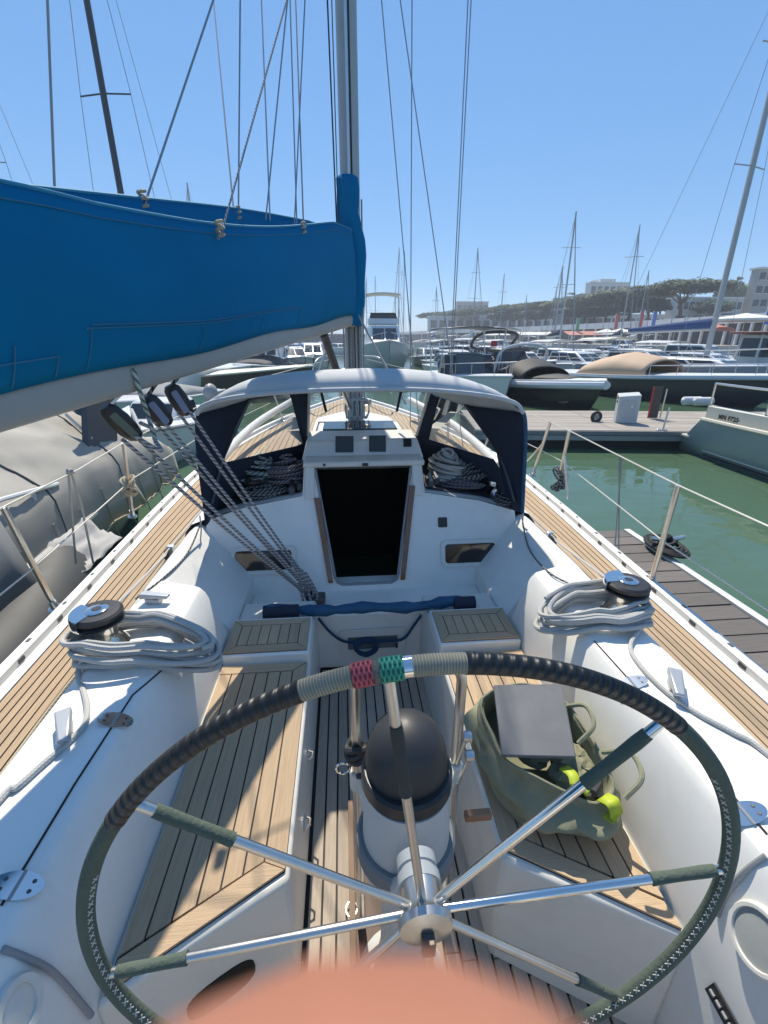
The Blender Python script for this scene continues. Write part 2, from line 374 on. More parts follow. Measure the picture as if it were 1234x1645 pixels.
# coachroof
HALF = [(1.06,-.0),(1.045,.10),(1.01,.145),(.93,.170),(.70,.232),(.36,.285),(.14,.312),(0,.32)]
def roof_half(y):
    k = XI(y) / 1.06
    lift = interp([(2.4,0),(3.2,.045),(4.4,.085),(5.2,.03),(5.7,-.12)], y)
    out = []
    for i, (x, dz) in enumerate(HALF):
        f = min(1, i / 3)
        out.append((x * k, ZD(y) + dz + lift * f - .004 * (i == 0)))
    return out
def bh(x, z, off=0): return V(x, 2.35 + (z - .37) * .37 - off, z)
rows = []
h0 = roof_half(2.5)
r0 = [V(x, 2.35 + (z - .37) * .37, z) for x, z in h0]
rows.append(r0 + [V(-p.x, p.y, p.z) for p in r0[-2::-1]])
for y in frange(2.66, 5.7, 24):
    hh = [V(x, y, z) for x, z in roof_half(y)]
    rows.append(hh + [V(-p.x, p.y, p.z) for p in hh[-2::-1]])
mb = MB().grid(rows); mb.add(rows[-1], [list(range(len(rows[-1])))])
keep = [i for i, f in enumerate(mb.f) if not (all(abs(mb.v[k][0]) < .375 for k in f) and sum(mb.v[k][1] for k in f) / len(f) < 2.98)]
mb.f = [mb.f[i] for i in keep]; mb.uv = [mb.uv[i] for i in keep]
fixn(mb.build('coachroof', GEL, YT, ang=30))
def roof_z(x, y):
    hh = roof_half(y); x = abs(x)
    for i in range(len(hh) - 1):
        if hh[i+1][0] <= x <= hh[i][0]:
            return lerp(hh[i][1], hh[i+1][1], (hh[i][0] - x) / max(1e-6, hh[i][0] - hh[i+1][0]))
    return hh[-1][1]
for s in (1, -1):   # teak laid on the roof, dark non-skid under the hood
    mb = MB().grid([[V(s*x, y, roof_z(x, y) + .005) for x in frange(.40, .88 * XI(y), 6)] for y in frange(3.12, 5.2, 14)])
    fixn(mb.build('roof_planking', TEAKF, YT))
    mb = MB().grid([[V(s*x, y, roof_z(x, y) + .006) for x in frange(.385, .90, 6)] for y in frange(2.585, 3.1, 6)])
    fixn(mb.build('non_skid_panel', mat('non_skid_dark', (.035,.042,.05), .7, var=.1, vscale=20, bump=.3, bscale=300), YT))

# cockpit side: coaming with winch pod, lofted along the boat
POD = [(.67,-.01),(.665,.45),(.695,.60),(.735,.712),(.757,.738),(.79,.748),(.965,.738),(1.01,.715),(1.04,.66),(1.072,.592)]
FRO = [(.67,-.01),(.665,.45),(.79,.585),(.925,.715),(.94,.733),(.955,.740),(.985,.738),(1.015,.715),(1.04,.66),(1.072,.592)]
def coam(s):
    st = [(-1.5, POD, .90), (-.6, POD, .965), (.0, POD, .985), (.6, POD, .992), (1.2, POD, 1), (1.78, POD, 1), (1.855, FRO, 1), (2.2, FRO, 1), (2.49, FRO, 1)]
    rows = []
    for y, pr, k in st:
        rows.append([V(s * (x if (i < 2) else x * k), y + (.37 * max(0, z - .37) - .12 if y > 2.45 else 0), z) for i, (x, z) in enumerate(pr)])
    o = MB().grid(rows, flip=s > 0).build('coaming', GEL, YT, ang=28)
    o.modifiers.new('bevel', 'BEVEL').width = .006; o.modifiers['bevel'].segments = 2; o.modifiers['bevel'].limit_method = 'ANGLE'; o.modifiers['bevel'].angle_limit = R(30)
    return fixn(o)
CO = {1: coam(1), -1: coam(-1)}
from mathutils.bvhtree import BVHTree
def bvh(o):
    M_ = o.matrix_basis; return BVHTree.FromPolygons([tuple(p.co) for p in o.data.vertices], [tuple(p.vertices) for p in o.data.polygons])
BV = {k: bvh(o) for k, o in CO.items()}
def hit(u, v, lift=0):
    d = ray(u, v).normalized(); r = BV[1 if u > 600 else -1].ray_cast(CAM, d)
    if r[0] is None: return oz(u, v, .74), V(0,0,1)
    n = r[1] if r[1].dot(d) < 0 else -r[1]
    return r[0] + n * lift, n
def surf(x, y, lift=0):
    r = BV[1 if x > 0 else -1].ray_cast(V(x, y, 2), V(0,0,-1))
    return r[0] + V(0,0,lift) if r[0] else V(x, y, .74 + lift)
# aft bulkhead closing behind the helm, below the deck edge
MB().box(-1.08, 1.08, -1.56, -1.5, -.02, .60).build('aft_bulkhead', GEL, YT)
# cockpit sole
so_ = MB().box(-.70, .70, -1.5, 2.14, -.05, -.012).build('cockpit_sole', CAULK, YT)
x = -.70 + .003; k = 0
while x < .69:
    w_ = .0465
    y1 = 2.08 if (-.30 < x < .26) else (.80 if abs(x + w_/2) < .33 else .575 + .2 * max(0, (.66 - abs(x + w_/2)) / .37))
    cuts = [-1.45, random.uniform(.62, .85) if abs(x) < .3 else None, y1]
    cuts = [c for c in cuts if c is not None]
    for a, b_ in zip(cuts[:-1], cuts[1:]):
        MB().box(x, x + w_ - .0065, a + .002, b_ - .002, -.012, random.uniform(-.0015, .0015)).build('plank', SOLE, so_)
    x += w_ + .0008; k += 1
# seats
def seat(s):
    poly = [V(s*.285, .765, -.01), V(s*.668, .555, -.01), V(s*.668, 2.12, -.01), V(s*.285, 2.12, -.01)]
    st = fixn(MB().prism(poly, (0, 0, .448)).build('cockpit_seat', GELS, YT, bev=.014))
    zt, zb = .449, .4385
    g = .0025; bw = .052
    xi, xo = .297, .655; yf = 1.605
    def ya(x): return .785 + (.575 - .785) * (x - .297) / (.655 - .297)
    def slab(pts, m, name='plank'): return fixn(MB().prism([V(s*a, b, zb) for a, b in pts], (0, 0, zt - zb + random.uniform(-.0006, .0006))).build(name, m, st))
    base = fixn(MB().prism([V(s*xi, ya(xi), .4381), V(s*xo, ya(xo), .4381), V(s*xo, yf, .4381), V(s*xi, yf, .4381)], (0, 0, .004)).build('caulking', CAULK, st))
    bi = bw * 1.1
    dd = .058
    slab([(xi, ya(xi)+.002), (xi+bi-g, ya(xi+bi)+dd), (xi+bi-g, yf-bw), (xi, yf-g)], TEAK)
    slab([(xi+g, ya(xi)), (xo, ya(xo)), (xo-.006, ya(xo)+dd-g), (xi+bi, ya(xi+bi)+dd-g)], TEAKX)
    slab([(xi+g, yf), (xi+bi+g, yf-bw+g), (xo, yf-bw+g), (xo, yf)], TEAKX)
    n = 6; x0 = xi + bi; wdt = (xo - x0) / n
    for k in range(n):
        a, b = x0 + k*wdt + g, x0 + (k+1)*wdt - g
        slab([(a, ya(a)+dd+g), (b, ya(b)+dd+g), (b, yf-bw-g), (a, yf-bw-g)], TEAK)
    # raised forward part
    z0, z1 = .438, .485
    r = fixn(MB().prism([V(s*.288, 1.622, z0-.01), V(s*.662, 1.622, z0-.01), V(s*.662, 1.90, z0-.01), V(s*.288, 1.90, z0-.01)], (0,0,z1-z0+.01)).build('seat_step', GEL, YT, bev=.01))
    def slab2(pts, m): return fixn(MB().prism([V(s*a, b, z1-.002) for a, b in pts], (0,0,.011)).build('plank', m, r))
    a0, a1, b0, b1 = .298, .655, 1.636, 1.872
    fixn(MB().prism([V(s*a0,b0,z1-.003),V(s*a1,b0,z1-.003),V(s*a1,b1,z1-.003),V(s*a0,b1,z1-.003)], (0,0,.006)).build('caulking', CAULK, r))
    q = .045
    slab2([(a0,b0),(a1,b0),(a1-q,b0+q-g),(a0+q,b0+q-g)], TEAKX); slab2([(a0,b1),(a0+q,b1-q+g),(a1-q,b1-q+g),(a1,b1)], TEAKX)
    slab2([(a0,b0+g),(a0+q-g,b0+q),(a0+q-g,b1-q),(a0,b1-g)], TEAK); slab2([(a1,b0+g),(a1,b1-g),(a1-q+g,b1-q),(a1-q+g,b0+q)], TEAK)
    n = 6
    for k in range(n):
        a = lerp(a0+q, a1-q, k/n)+g*.7; b = lerp(a0+q, a1-q, (k+1)/n)-g*.7
        slab2([(a,b0+q+g),(b,b0+q+g),(b,b1-q-g),(a,b1-q-g)], TEAK)
    return st
SEAT = {1: seat(1), -1: seat(-1)}
# shallow riser groove, latches
for s, pts in ((-1, [(494,1214),(489,1322)]), (1, [(748,1200)])):
    for (u, v) in pts:
        p = ox(u, v, s * .283)
        mb = MB().obox(p, .008, .05, .02).tube([p + V(-s*.004,-.02,0), p + V(-s*.02,-.01,.004), p + V(-s*.02,.01,.004), p + V(-s*.004,.02,0)], .004, 6)
        mb.build('locker_latch', STEEL, YT)
# cubby hole in the aft face of the port seat
n_ = V(-(.21), -.383, 0).normalized()
d_ = V(-.383, -.21, 0).normalized() * -1
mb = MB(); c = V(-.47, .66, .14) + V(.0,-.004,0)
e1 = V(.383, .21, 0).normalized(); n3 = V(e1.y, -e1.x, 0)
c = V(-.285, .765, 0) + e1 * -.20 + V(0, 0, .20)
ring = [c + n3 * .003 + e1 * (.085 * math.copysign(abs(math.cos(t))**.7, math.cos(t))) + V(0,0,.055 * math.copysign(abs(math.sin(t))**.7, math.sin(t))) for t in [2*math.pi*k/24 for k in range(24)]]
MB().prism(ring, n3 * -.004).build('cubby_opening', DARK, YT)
# bridge deck with its niche
MB().box(-.668, .668, 2.10, 2.52, -.01, .352).build('bridge_deck', GEL, YT, bev=.012)
def rrect(c, ex, ez, w, h, r, n=5):
    out = []
    for sx, sz, a0 in ((1,1,0),(-1,1,90),(-1,-1,180),(1,-1,270)):
        for k in range(n + 1):
            a = R(a0 + 90 * k / n)
            out.append(c + ex * (sx*(w/2-r) + r*math.cos(a)) + ez * (sz*(h/2-r) + r*math.sin(a)))
    return out
def frame_ring(c, ex, ez, w, h, r, t, nrm, depth):
    a = rrect(c, ex, ez, w, h, r); b = rrect(c, ex, ez, w - 2*t, h - 2*t, max(.002, r - t*.6)); N_ = len(a)
    mb = MB(); vs = a + b + [p + nrm*depth for p in a] + [p + nrm*depth for p in b]
    fs = []
    for i in range(N_):
        j = (i+1) % N_
        fs += [(2*N_+i, 2*N_+j, 3*N_+j, 3*N_+i), (i, j, 2*N_+j, 2*N_+i), (j+N_, i+N_, 3*N_+i, 3*N_+j)]
    return mb.add(vs, fs)
c = oy(599, 1031, 2.095)
nf = fixn(frame_ring(c, V(1,0,0), V(0,0,1), .37, .175, .02, .045, V(0,-1,0), .008).build('niche_frame', GELS, YT))
MB().prism(rrect(c + V(0,-.001,0), V(1,0,0), V(0,0,1), .285, .09, .015), (0, -.002, 0)).build('niche_panel', mat('niche_grey', (.13,.15,.17), .5, var=.1), YT)
MB().obox(c + V(.135,-.006,-.03), .012, .006, .03).build('niche_catch', BLACK, YT)
# companionway bulkhead
EXB = V(1,0,0); EZB = (bh(0,1) - bh(0,.37)).normalized(); NB = V(0, -EZB.z, EZB.y)
for s in (1, -1):
    pr = [(.197,.345),(.667,.345),(.667,.45),(.79,.585),(.925,.715),(.92,.770),(.70,.834),(.365,.888),(.352,1.05),(.292,1.05),(.192,.43),(.178,.392)]
    mb = MB().prism([bh(s*x, z) for x, z in pr], NB * -.03)
    fixn(mb.build('bulkhead_panel', GEL, YT))
mb = MB().prism([bh(-.197,.345), bh(.197,.345), bh(.178,.392), bh(-.178,.392)], NB * -.03); fixn(mb.build('threshold', GEL, YT))
# dark cabin behind the opening
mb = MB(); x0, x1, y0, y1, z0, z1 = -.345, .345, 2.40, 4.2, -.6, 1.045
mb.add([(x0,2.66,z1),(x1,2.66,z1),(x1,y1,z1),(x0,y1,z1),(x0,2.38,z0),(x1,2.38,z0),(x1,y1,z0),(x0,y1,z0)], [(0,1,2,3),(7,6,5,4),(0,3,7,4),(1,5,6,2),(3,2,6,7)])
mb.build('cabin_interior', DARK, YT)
# companionway trim
loop = [(.178,.40),(.19,.43),(.287,1.035)]
pts = [bh(-x, z, -.004) for x, z in loop[::-1]] + [bh(-.15,.385,-.004), bh(.15,.385,-.004)] + [bh(x, z, -.004) for x, z in loop]
MB().tube(pts, .009, 8).build('companionway_trim', GREY, YT)
for s in (1, -1):
    a, b = (bh(s*.262, .875), bh(s*.20, .40))
    if s == 1: a = bh(.272, .93)
    ex = V(s*.036, 0, 0)
    o = MB().hexa([b, b + ex*.8, b + ex*.8 + NB*.016, b + NB*.016, a, a + ex, a + ex + NB*.016, a + NB*.016])
    fixn(o.build('wooden_runner', VARN, YT, bev=.003))
    # side cheek of the hatch track
    o = MB().hexa([bh(s*.295,.87), bh(s*.352,.87), bh(s*.352,.87)+NB*.012, bh(s*.295,.87)+NB*.012, bh(s*.288,1.05), bh(s*.345,1.05), bh(s*.345,1.05)+NB*.02, bh(s*.288,1.05)+NB*.02])
    fixn(o.build('hatch_cheek', GELS, YT, bev=.005))
# sliding hatch lip and garage
MB().box(-.355, .365, 2.575, 2.75, 1.046, 1.082).build('hatch_lip', GELS, YT, bev=.01)
a = [V(-.372,2.715,.93), V(.382,2.715,.93), V(.382,2.715,1.088), V(-.372,2.715,1.088)]
mb = MB()
gv = [(-.375,2.715,1.06),(.385,2.715,1.06),(.352,2.79,1.165),(-.342,2.79,1.165),(-.375,3.06,.90),(.385,3.06,.90),(.352,3.05,1.178),(-.342,3.05,1.178)]
fixn(mb.add(gv, [(0,1,2,3),(7,6,5,4),(3,2,6,7),(0,3,7,4),(1,5,6,2),(0,4,5,1)]).build('hatch_garage', GEL, YT, bev=.012))
def garage_quad(u0, u1, v0, v1, m, name):
    def g(u, v):   # on the sloping aft face
        d = ray(u, v); p0 = V(0,2.715,1.06); nn = V(0, -(1.165-1.06), .075).normalized()
        return CAM + d * ((p0 - CAM).dot(nn) / d.dot(nn)) + nn * .002
    nn = V(0, -(1.165-1.06), .075).normalized()
    MB().prism([g(u0,v0), g(u0,v1), g(u1,v1), g(u1,v0)], nn * .003).build(name, m, YT)
garage_quad(539, 568, 701, 727, mat('grey_stripe', (.07,.085,.10), .4), 'grey_panel')
garage_quad(593, 620, 700, 726, MATS['grey_stripe'], 'grey_panel')
garage_quad(648, 661, 705, 718, BLACK, 'square_socket')
p = V(.01, 2.572, 1.062); MB().obox(p, .035, .006, .018).build('hatch_lock', BLACK, YT); MB().obox(p + V(-.24,0,.004), .014, .006, .014).build('hatch_button', BLACK, YT)
# bulkhead windows
def port_window(u, v, w_, h_):
    d = ray(u, v); c = CAM + d * ((bh(0,.5) - CAM).dot(NB) / d.dot(NB)) + NB * .001
    pn = MB().prism(rrect(c, EXB, EZB, w_ - .03, h_ - .03, .02), NB * .006).build('cabin_window', SMOKE, YT)
    fixn(frame_ring(c, EXB, EZB, w_, h_, .035, .024, NB, .013).build('window_frame', GELS, pn))
    return c
port_window(424, 900, .375, .165); port_window(755, 888, .36, .165)
d = ray(711, 839); c = CAM + d * ((bh(0,.5) - CAM).dot(NB) / d.dot(NB)); MB().prism(rrect(c, EXB, EZB, .055, .06, .006), NB * .006).build('instrument_socket', BLACK, YT)
# mast step hatch and deck hatches seen through the hood
MB().box(-.33, .37, 3.55, 4.0, .96, 1.07).build('deck_hatch', GEL, YT, bev=.02)
MB().box(-.28, .32, 3.6, 3.95, 1.071, 1.085).build('hatch_glazing', SMOKE, YT, bev=.01)
MB().box(-.16, .18, 4.12, 4.7, .96, 1.03).build('mast_step', GEL, YT, bev=.02)

# stanchions, gates and lifelines
def pole(p, q, r=.0125, name='stanchion', m=STEEL):
    mb = MB().tube([p, q], r, 10).lathe([(.03,0),(.03,.006),(.017,.012),(.016,.05)], p, (Vector(q) - Vector(p)), 12)
    return mb.build(name, m, YT)
def Sx(u, v, x): return ox(u, v, x)
R1b, R1t = oz(1045, 938, .61), oz(1090, 780, 1.15)
G1b, G1t, G1c = oz(895, 786, .61), oz(915, 692, 1.14), oz(913, 802, .61)
G2b, G2t, G2c = oz(856, 763, .62), oz(884, 678, 1.14), oz(838, 752, .62)
pole(R1b, R1t); pole(G1b, G1t); pole(G2b, G2t)
MB().tube([G1c, lerp(G1b, G1t, .62)], .0105, 8).build('stanchion_brace', STEEL, YT)
MB().tube([G2c, lerp(G2b, G2t, .62)], .0105, 8).build('stanchion_brace', STEEL, YT)
L1b, L1t = oz(90, 978, .61), oz(5, 815, 1.15)
L2b, L2t, L2c = oz(213, 830, .61), oz(198, 712, 1.14), oz(234, 806, .61)
pole(L1b, L1t); pole(L2b, L2t); MB().tube([L2c, lerp(L2b, L2t, .6)], .0105, 8).build('stanchion_brace', STEEL, YT)
def aftpt(a, b, k): return b + (b - a) * k
fwdR = V(1.50, 4.6, 1.15); fwdL = V(-1.50, 4.6, 1.15)
aftR = V(1.28, -.6, 1.15); aftL = V(-1.30, -.6, 1.15)
def low(p, b): return lerp(b, p, .5)
MB().tube([aftR, R1t, G1t], .0042, 6).build('lifeline', WIRE, YT)
MB().tube([G1t, G2t, fwdR, V(1.1,6.3,1.3), V(.3,7.8,1.45)], .0042, 6).build('lifeline', WIRE, YT)
MB().tube([V(1.30,-.6,.86), lerp(R1b,R1t,.47), lerp(G1b,G1t,.5)], .0036, 6).build('lifeline', WIRE, YT)
MB().tube([lerp(G1b,G1t,.5), lerp(G2b,G2t,.5), V(1.5,4.6,.87), V(1.1,6.3,.95)], .0036, 6).build('lifeline', WIRE, YT)
MB().tube([aftL, L1t, lerp(L1t,L2t,.5) + V(0,0,-.012), L2t], .0045, 6).build('lifeline', WIRE, YT)
MB().tube([L2t, fwdL, V(-1.1,6.3,1.3), V(-.3,7.8,1.45)], .0042, 6).build('lifeline', WIRE, YT)
MB().tube([V(-1.30,-.6,.86), lerp(L1b,L1t,.45), lerp(L2b,L2t,.48)], .0038, 6).build('lifeline', WIRE, YT)
MB().tube([lerp(L2b,L2t,.5), V(-1.5,4.6,.87), V(-1.1,6.3,.95)], .0036, 6).build('lifeline', WIRE, YT)
for s in (1, -1):
    for y in (4.6, 6.3):
        q = V(s*(B(y)-.05), y, ZD(y)); pole(q, V(s*(1.5 if y < 5 else 1.1), y, 1.15 if y < 5 else 1.3))
    pole(V(s*(B(-.6)-.05), -.6, .6), V(s*1.29, -.6, 1.15))
    MB().tube(spline([V(s*.62,7.0,.98), V(s*.5,7.1,1.45), V(s*.25,7.8,1.5), V(0,8.0,1.5)], 6), .0125, 8).build('pulpit', STEEL, YT)
# fenders' hitch lines on the port lifeline
p = lerp(L1t, L2t, .42)
for k in (0, 1):
    q = oz(122 if k == 0 else 150, 905, .45)
    MB().tube([p + V(0, .02*k, 0), lerp(p, q, .3) + V(.02*k,0,0), q], .006, 7).build('fender_line', ROPEW, YT)
MB().tube([p + V(.012*math.cos(a), .014*math.sin(a)+.02*(a/12), .012*math.sin(a*1.3)) for a in frange(0, 14, 40)], .005, 6).build('hitch_knot', ROPEW, YT)

# genoa tracks, cars, cleats, hinges, seams
for s in (1, -1):
    xs = lambda y: s * (XI(y) + .022)
    MB().grid([[V(xs(y)-s*.012,y,.603), V(xs(y)-s*.012,y,.611), V(xs(y)+s*.012,y,.611), V(xs(y)+s*.012,y,.603)] for y in frange(.2, 2.75, 14)], closed=True, cap=True).build('genoa_track', ALU, YT)
    tr = None
    for k in range(20):
        y = .3 + k * .125
        MB().lathe([(.0045,0),(.0045,.0012)], V(xs(y), y, .611), (0,0,1), 8).build('track_hole', BLACK, YT)
for s, (u, v) in ((1, (908, 868)), (-1, (236, 893))):
    p = oz(u, v, .64); p.x = s * (XI(p.y) + .022); y = p.y
    c = MB().obox((p.x, y, .630), .034, .085, .036).build('sheet_car', GREY, YT, bev=.006)
    MB().lathe([(.026,-.015),(.031,-.013),(.024,0),(.031,.013),(.026,.015)], (p.x, y - .03, .658), (1,0,0), 16).build('sheave', BLACK, c)
    MB().obox((p.x, y + .012, .665), .04, .034, .055).build('cheek', ALU, c, bev=.006)
    MB().tube([V(p.x, y - .045, .65), V(p.x, y - .12, .63), V(p.x, y - .17, .625)], .006, 8).build('car_line', ROPEK, c)
    p2 = V(s*(XI(.98)+.022), .95, .622); MB().obox(p2, .03, .07, .022).build('track_stop', ALU, YT, bev=.008)
def onb(n):
    e1 = V(1,0,0) - n * n.x; e1.normalize(); return e1, n.cross(e1)
def hinge(u, v):
    p, n = hit(u, v, .0005); e1, e2 = onb(n)
    ring = [e1*.048*math.cos(t) + e2*.026*math.sin(t) for t in [2*math.pi*k/20 for k in range(20)]]
    h = MB().prism([p + q for q in ring], n*.004).build('locker_hinge', STEELB, YT)
    for a, b in ((-.026,.009),(-.026,-.009),(.026,.009),(.026,-.009)):
        MB().lathe([(.0045,0),(.0035,.0015)], p + e1*a + e2*b + n*.004, n, 8).build('hinge_screw', DGREY, h)
    MB().tube([p + n*.004 - e2*.026, p + n*.004 + e2*.026], .0035, 6).build('hinge_pin', GREY, h)
hinge(185, 1158); hinge(28, 1424); hinge(1016, 1098); hinge(1197, 1308)
def seam(px):
    pts = []
    for (a, b), (c, d) in zip(px[:-1], px[1:]):
        for k in range(8): pts.append(hit(lerp(a, c, k/8), lerp(b, d, k/8), .0006)[0])
    pts.append(hit(*px[-1], .0006)[0])
    MB().tube(pts, .0028, 6).build('locker_seam', CAULK, YT)
seam([(266,1072), (213,1117), (120,1260), (2,1455)])
seam([(955,1030), (1016,1098), (1085,1175), (1232,1340)])
def lever(u, v, ang):
    p, n = hit(u, v); r = Matrix.Rotation(ang, 3, 'Z')
    mb = MB().obox(p + V(0,0,.012), .035, .06, .024, r)
    mb.hexa([p + r @ V(*q) for q in ((-.018,-.07,.03),(.018,-.07,.03),(.02,.05,.022),(-.02,.05,.022),(-.012,-.07,.042),(.012,-.07,.042),(.02,.05,.045),(-.02,.05,.045))])
    mb.build('jamming_cleat', mat('cleat_grey', (.42,.44,.46), .35, .4, var=.06, vscale=20), YT, bev=.004)
lever(248, 968, 1.35); lever(107, 1178, .5); lever(1083, 1108, -.5); lever(940, 955, -1.2)
# moulded rubbing hose where the helm seat begins, speaker, switch panel, gauges
def gasket(px, r=.006):
    MB().tube(spline([hit(u, v, .004)[0] for u, v in px], 5), r, 8).build('seat_gasket', GREY, YT)
gasket([(2,1526), (40,1540), (85,1565), (144,1632)]); gasket([(1232,1376), (1200,1400), (1172,1432), (1155,1470)])
def disc(u, v, r, name, m, m2, r2):
    p, nn = hit(u, v)
    o = MB().lathe([(r*.98,-.004),(r,.006),(r*.93,.014),(r2*1.02,.014),(r2,.008)], p, nn, 32).build(name, m, YT)
    MB().lathe([(r2*.99,0),(r2*.99,.0085),(r2*.6,.011),(.001,.012)], p, nn, 32).build('grille', m2, o)
GRILL = mat('speaker_grille', (.50,.54,.53), .6, bump=.8, bscale=900)
disc(1224, 1510, .062, 'loudspeaker', GELS, GRILL, .05)
disc(22, 1625, .05, 'round_locker_plate', GELS, GELS, .034)
p, nn = hit(1165, 1618); e1, e2 = onb(nn)
rt = Matrix((e1, e2, nn)).transposed()
o = MB().obox(p + nn*.003, .14, .03, .006, Matrix.Rotation(R(90),3,'Z') @ Matrix.Identity(3)).build('switch_panel', BLACK, YT) if False else None
q = [hit(1136,1588,.002)[0], hit(1150,1578,.002)[0], hit(1196,1660,.002)[0], hit(1182,1672,.002)[0]]
o = MB().prism(q, nn*.004).build('switch_panel', BLACK, YT)
for k in range(4):
    c_ = lerp((q[0]+q[1])/2, (q[2]+q[3])/2, .15 + k*.22); MB().obox(c_ + nn*.006, .006, .012, .006).build('switch', GREY, o)
# inner rope on the side deck (furling line through leads)
for s in (1, -1):
    pts = [V(s*(XI(y)+.05), y, .612) for y in frange(2.6, -.6, 20)]
    for q in pts: q.x += s * .006 * math.sin(q.y * 6)
    MB().tube(spline(pts, 2), .005, 6).build('furling_line', ROPEC, YT)
# blue canvas traveller cover along the bridge deck
a, b = oz(424, 984, .475), oz(762, 968, .478)
pts = [lerp(a, b, t) + V(0, .012*math.sin(t*9), .010*math.sin(t*14+1)) for t in frange(0, 1, 24)]
TC = MB().tube(pts, [.027 + .005*math.sin(i*1.3) + .003*math.sin(i*2.9) for i in range(25)], 12).build('traveller_cover', BLUED, YT)
for t0, t1 in ((0,.16),(.90,1)):
    q = [lerp(a, b, t) + V(0,-.004,.004) for t in frange(t0, t1, 5)]; MB().tube(q, .034, 12).build('cover_end', NAVY, TC)
# white poles lashed along the forward side decks
for s in (1, -1):
    q0 = oz(788, 700, .86) if s > 0 else oz(372, 742, .86)
    q0 = V(s*1.20, 3.62, .74)
    pts = [q0, V(s*1.20, 4.3, .78), V(s*1.10, 5.3, .86), V(s*.82, 6.4, .96)]
    o = MB().tube(spline(pts, 5), .042, 14).build('stowed_pole', mat('white_pole', (.72,.70,.66), .45, var=.05, dirt=.25, dcol=(.5,.45,.38)), YT)
    MB().tube([q0 + V(0,-.02,0), q0 + V(0,.14,.004)], .050, 14).build('pole_cap', GELS, o)

# ================================================================== WHEEL AND PEDESTAL
WC = V(0.004, .45, .842); WR = .528
WH = thing('ship_wheel', WC, 'large ship wheel with green suede rim, black leather sections and eight steel spokes', 'ship wheel')
def wp(deg, r=WR, dy=0): return WC + V(r*math.cos(R(deg)), dy, r*math.sin(R(deg)))
def wang(u, v):
    p = oy(u, v, .45); return math.degrees(math.atan2(p.z - WC.z, p.x - WC.x))
def arc(a0, a1, r, m, name, n=None, rad=None, seg=14):
    n = n or max(6, int(abs(a1-a0)/2.2)); pts = [wp(lerp(a0, a1, i/n), rad or WR) for i in range(n+1)]
    return MB().tube(pts, r, seg).build(name, m, WH)
SUEDE = mat('green_suede', (.085,.112,.088), .92, var=.14, vscale=18, bump=.3, bscale=150, dirt=.3, dcol=(.11,.13,.105), dscale=10)
LEATH = uvwave(mat('black_leather_wrap', (.022,.022,.025), .45, var=.3, vscale=25, coat=.1), 62, 1, (.013,.013,.014), bump=.8, dist=.0045, sharp=.3)
WHIP = uvwave(mat('cream_whipping', (.40,.37,.28), .8, var=.12, vscale=30), 260, 0, (.27,.245,.18), bump=.7, dist=.003, sharp=.6)
REDW = uvwave(mat('red_turks_head', (.55,.11,.13), .75, var=.2, vscale=40), 170, 5, (.35,.05,.07), bump=1, dist=.004, cross=True, sharp=.3)
GRNW = uvwave(mat('green_turks_head', (.05,.34,.23), .75, var=.2, vscale=40), 170, 5, (.02,.2,.13), bump=1, dist=.004, cross=True, sharp=.3)
TAN = mat('grey_khaki_wrap', (.17,.165,.13), .9, var=.1, vscale=60, bump=.4, bscale=300)
aL0 = wang(188, 1318); aL1 = wang(492, 1126); aR0 = wang(744, 1088); aR1 = wang(1081, 1172)
a_r0, a_r1 = wang(576, 1100), wang(599, 1096); a_g0, a_g1 = wang(618, 1092), wang(645, 1090)
arc(aL0, aL1, .0142, LEATH, 'leather_wrap'); arc(aR1, aR0, .0142, LEATH, 'leather_wrap')
arc(aL1, a_r0, .0135, WHIP, 'cream_whipping'); arc(a_g1 - .6, aR0, .0135, WHIP, 'cream_whipping')
arc(a_r0 + .4, a_r1 - .4, .0158, REDW, 'red_turks_head', 6, seg=18); arc(a_g0 + .4, a_g1 - .4, .0158, GRNW, 'green_turks_head', 6, seg=18); arc(a_r1, a_g0, .014, TAN, 'khaki_wrap', 4)
arc(a_g1 - 1.6, a_g1 - .2, .0143, STEELB, 'steel_clip', 3)
arc(aL0, aR1 + 360 - 0, .0128, SUEDE, 'suede_rim', 110)
# cross stitching on the inner aft side of the suede
mb = MB(); d = aL0 + 12
while d < aR1 + 360 - 14:
    def sp(dd, k):
        c = wp(dd); inw = (WC - c).normalized(); t = V(0,-1,0); a = R(38 + k*22)
        return c + (inw * math.cos(a) + t * math.sin(a)) * .0132
    mb.tube([sp(d, -.6), sp(d + 1.1, .6)], .0009, 5); mb.tube([sp(d, .6), sp(d + 1.1, -.6)], .0009, 5)
    d += 2.1
mb.build('cross_stitching', mat('white_thread', (.55,.55,.50), .8), WH)
HUBC = WC + V(0, .012, 0)
for k, deg in enumerate([97, 51, 6, -39, -84, -129, -174, 141]):
    a = HUBC + V(.022*math.cos(R(deg)), 0, .022*math.sin(R(deg))); b = wp(deg, WR - .01)
    spk = MB().tube([a, b], .0076, 12).build('spoke', STEELB if deg in (51, 6) else STEEL, WH)
    if deg == 97:
        s0, s1, sm = .30, .435, mat('grey_sleeve', (.045,.05,.047), .9, var=.1, vscale=40)
    elif deg in (-84, -129): continue
    else: s0, s1, sm = (.37 if deg in (51, 141) else .395), (.492 if deg in (51,141) else .508), SUEDE
    q0, q1 = HUBC.lerp(b, s0 / (WR - .01)), HUBC.lerp(b, s1 / (WR - .01))
    MB().tube([lerp(q0, q1, t) for t in frange(0, 1, 6)], [.0102, .0094, .0091, .0091, .0094, .0098, .009], 12).build('spoke_sleeve', sm, spk)
MB().lathe([(.018,-.03),(.026,-.028),(.044,-.02),(.046,-.008),(.036,.006),(.034,.05),(.03,.052)], WC + V(0,.005,0), (0,1,0), 28).build('hub', STEEL, WH)
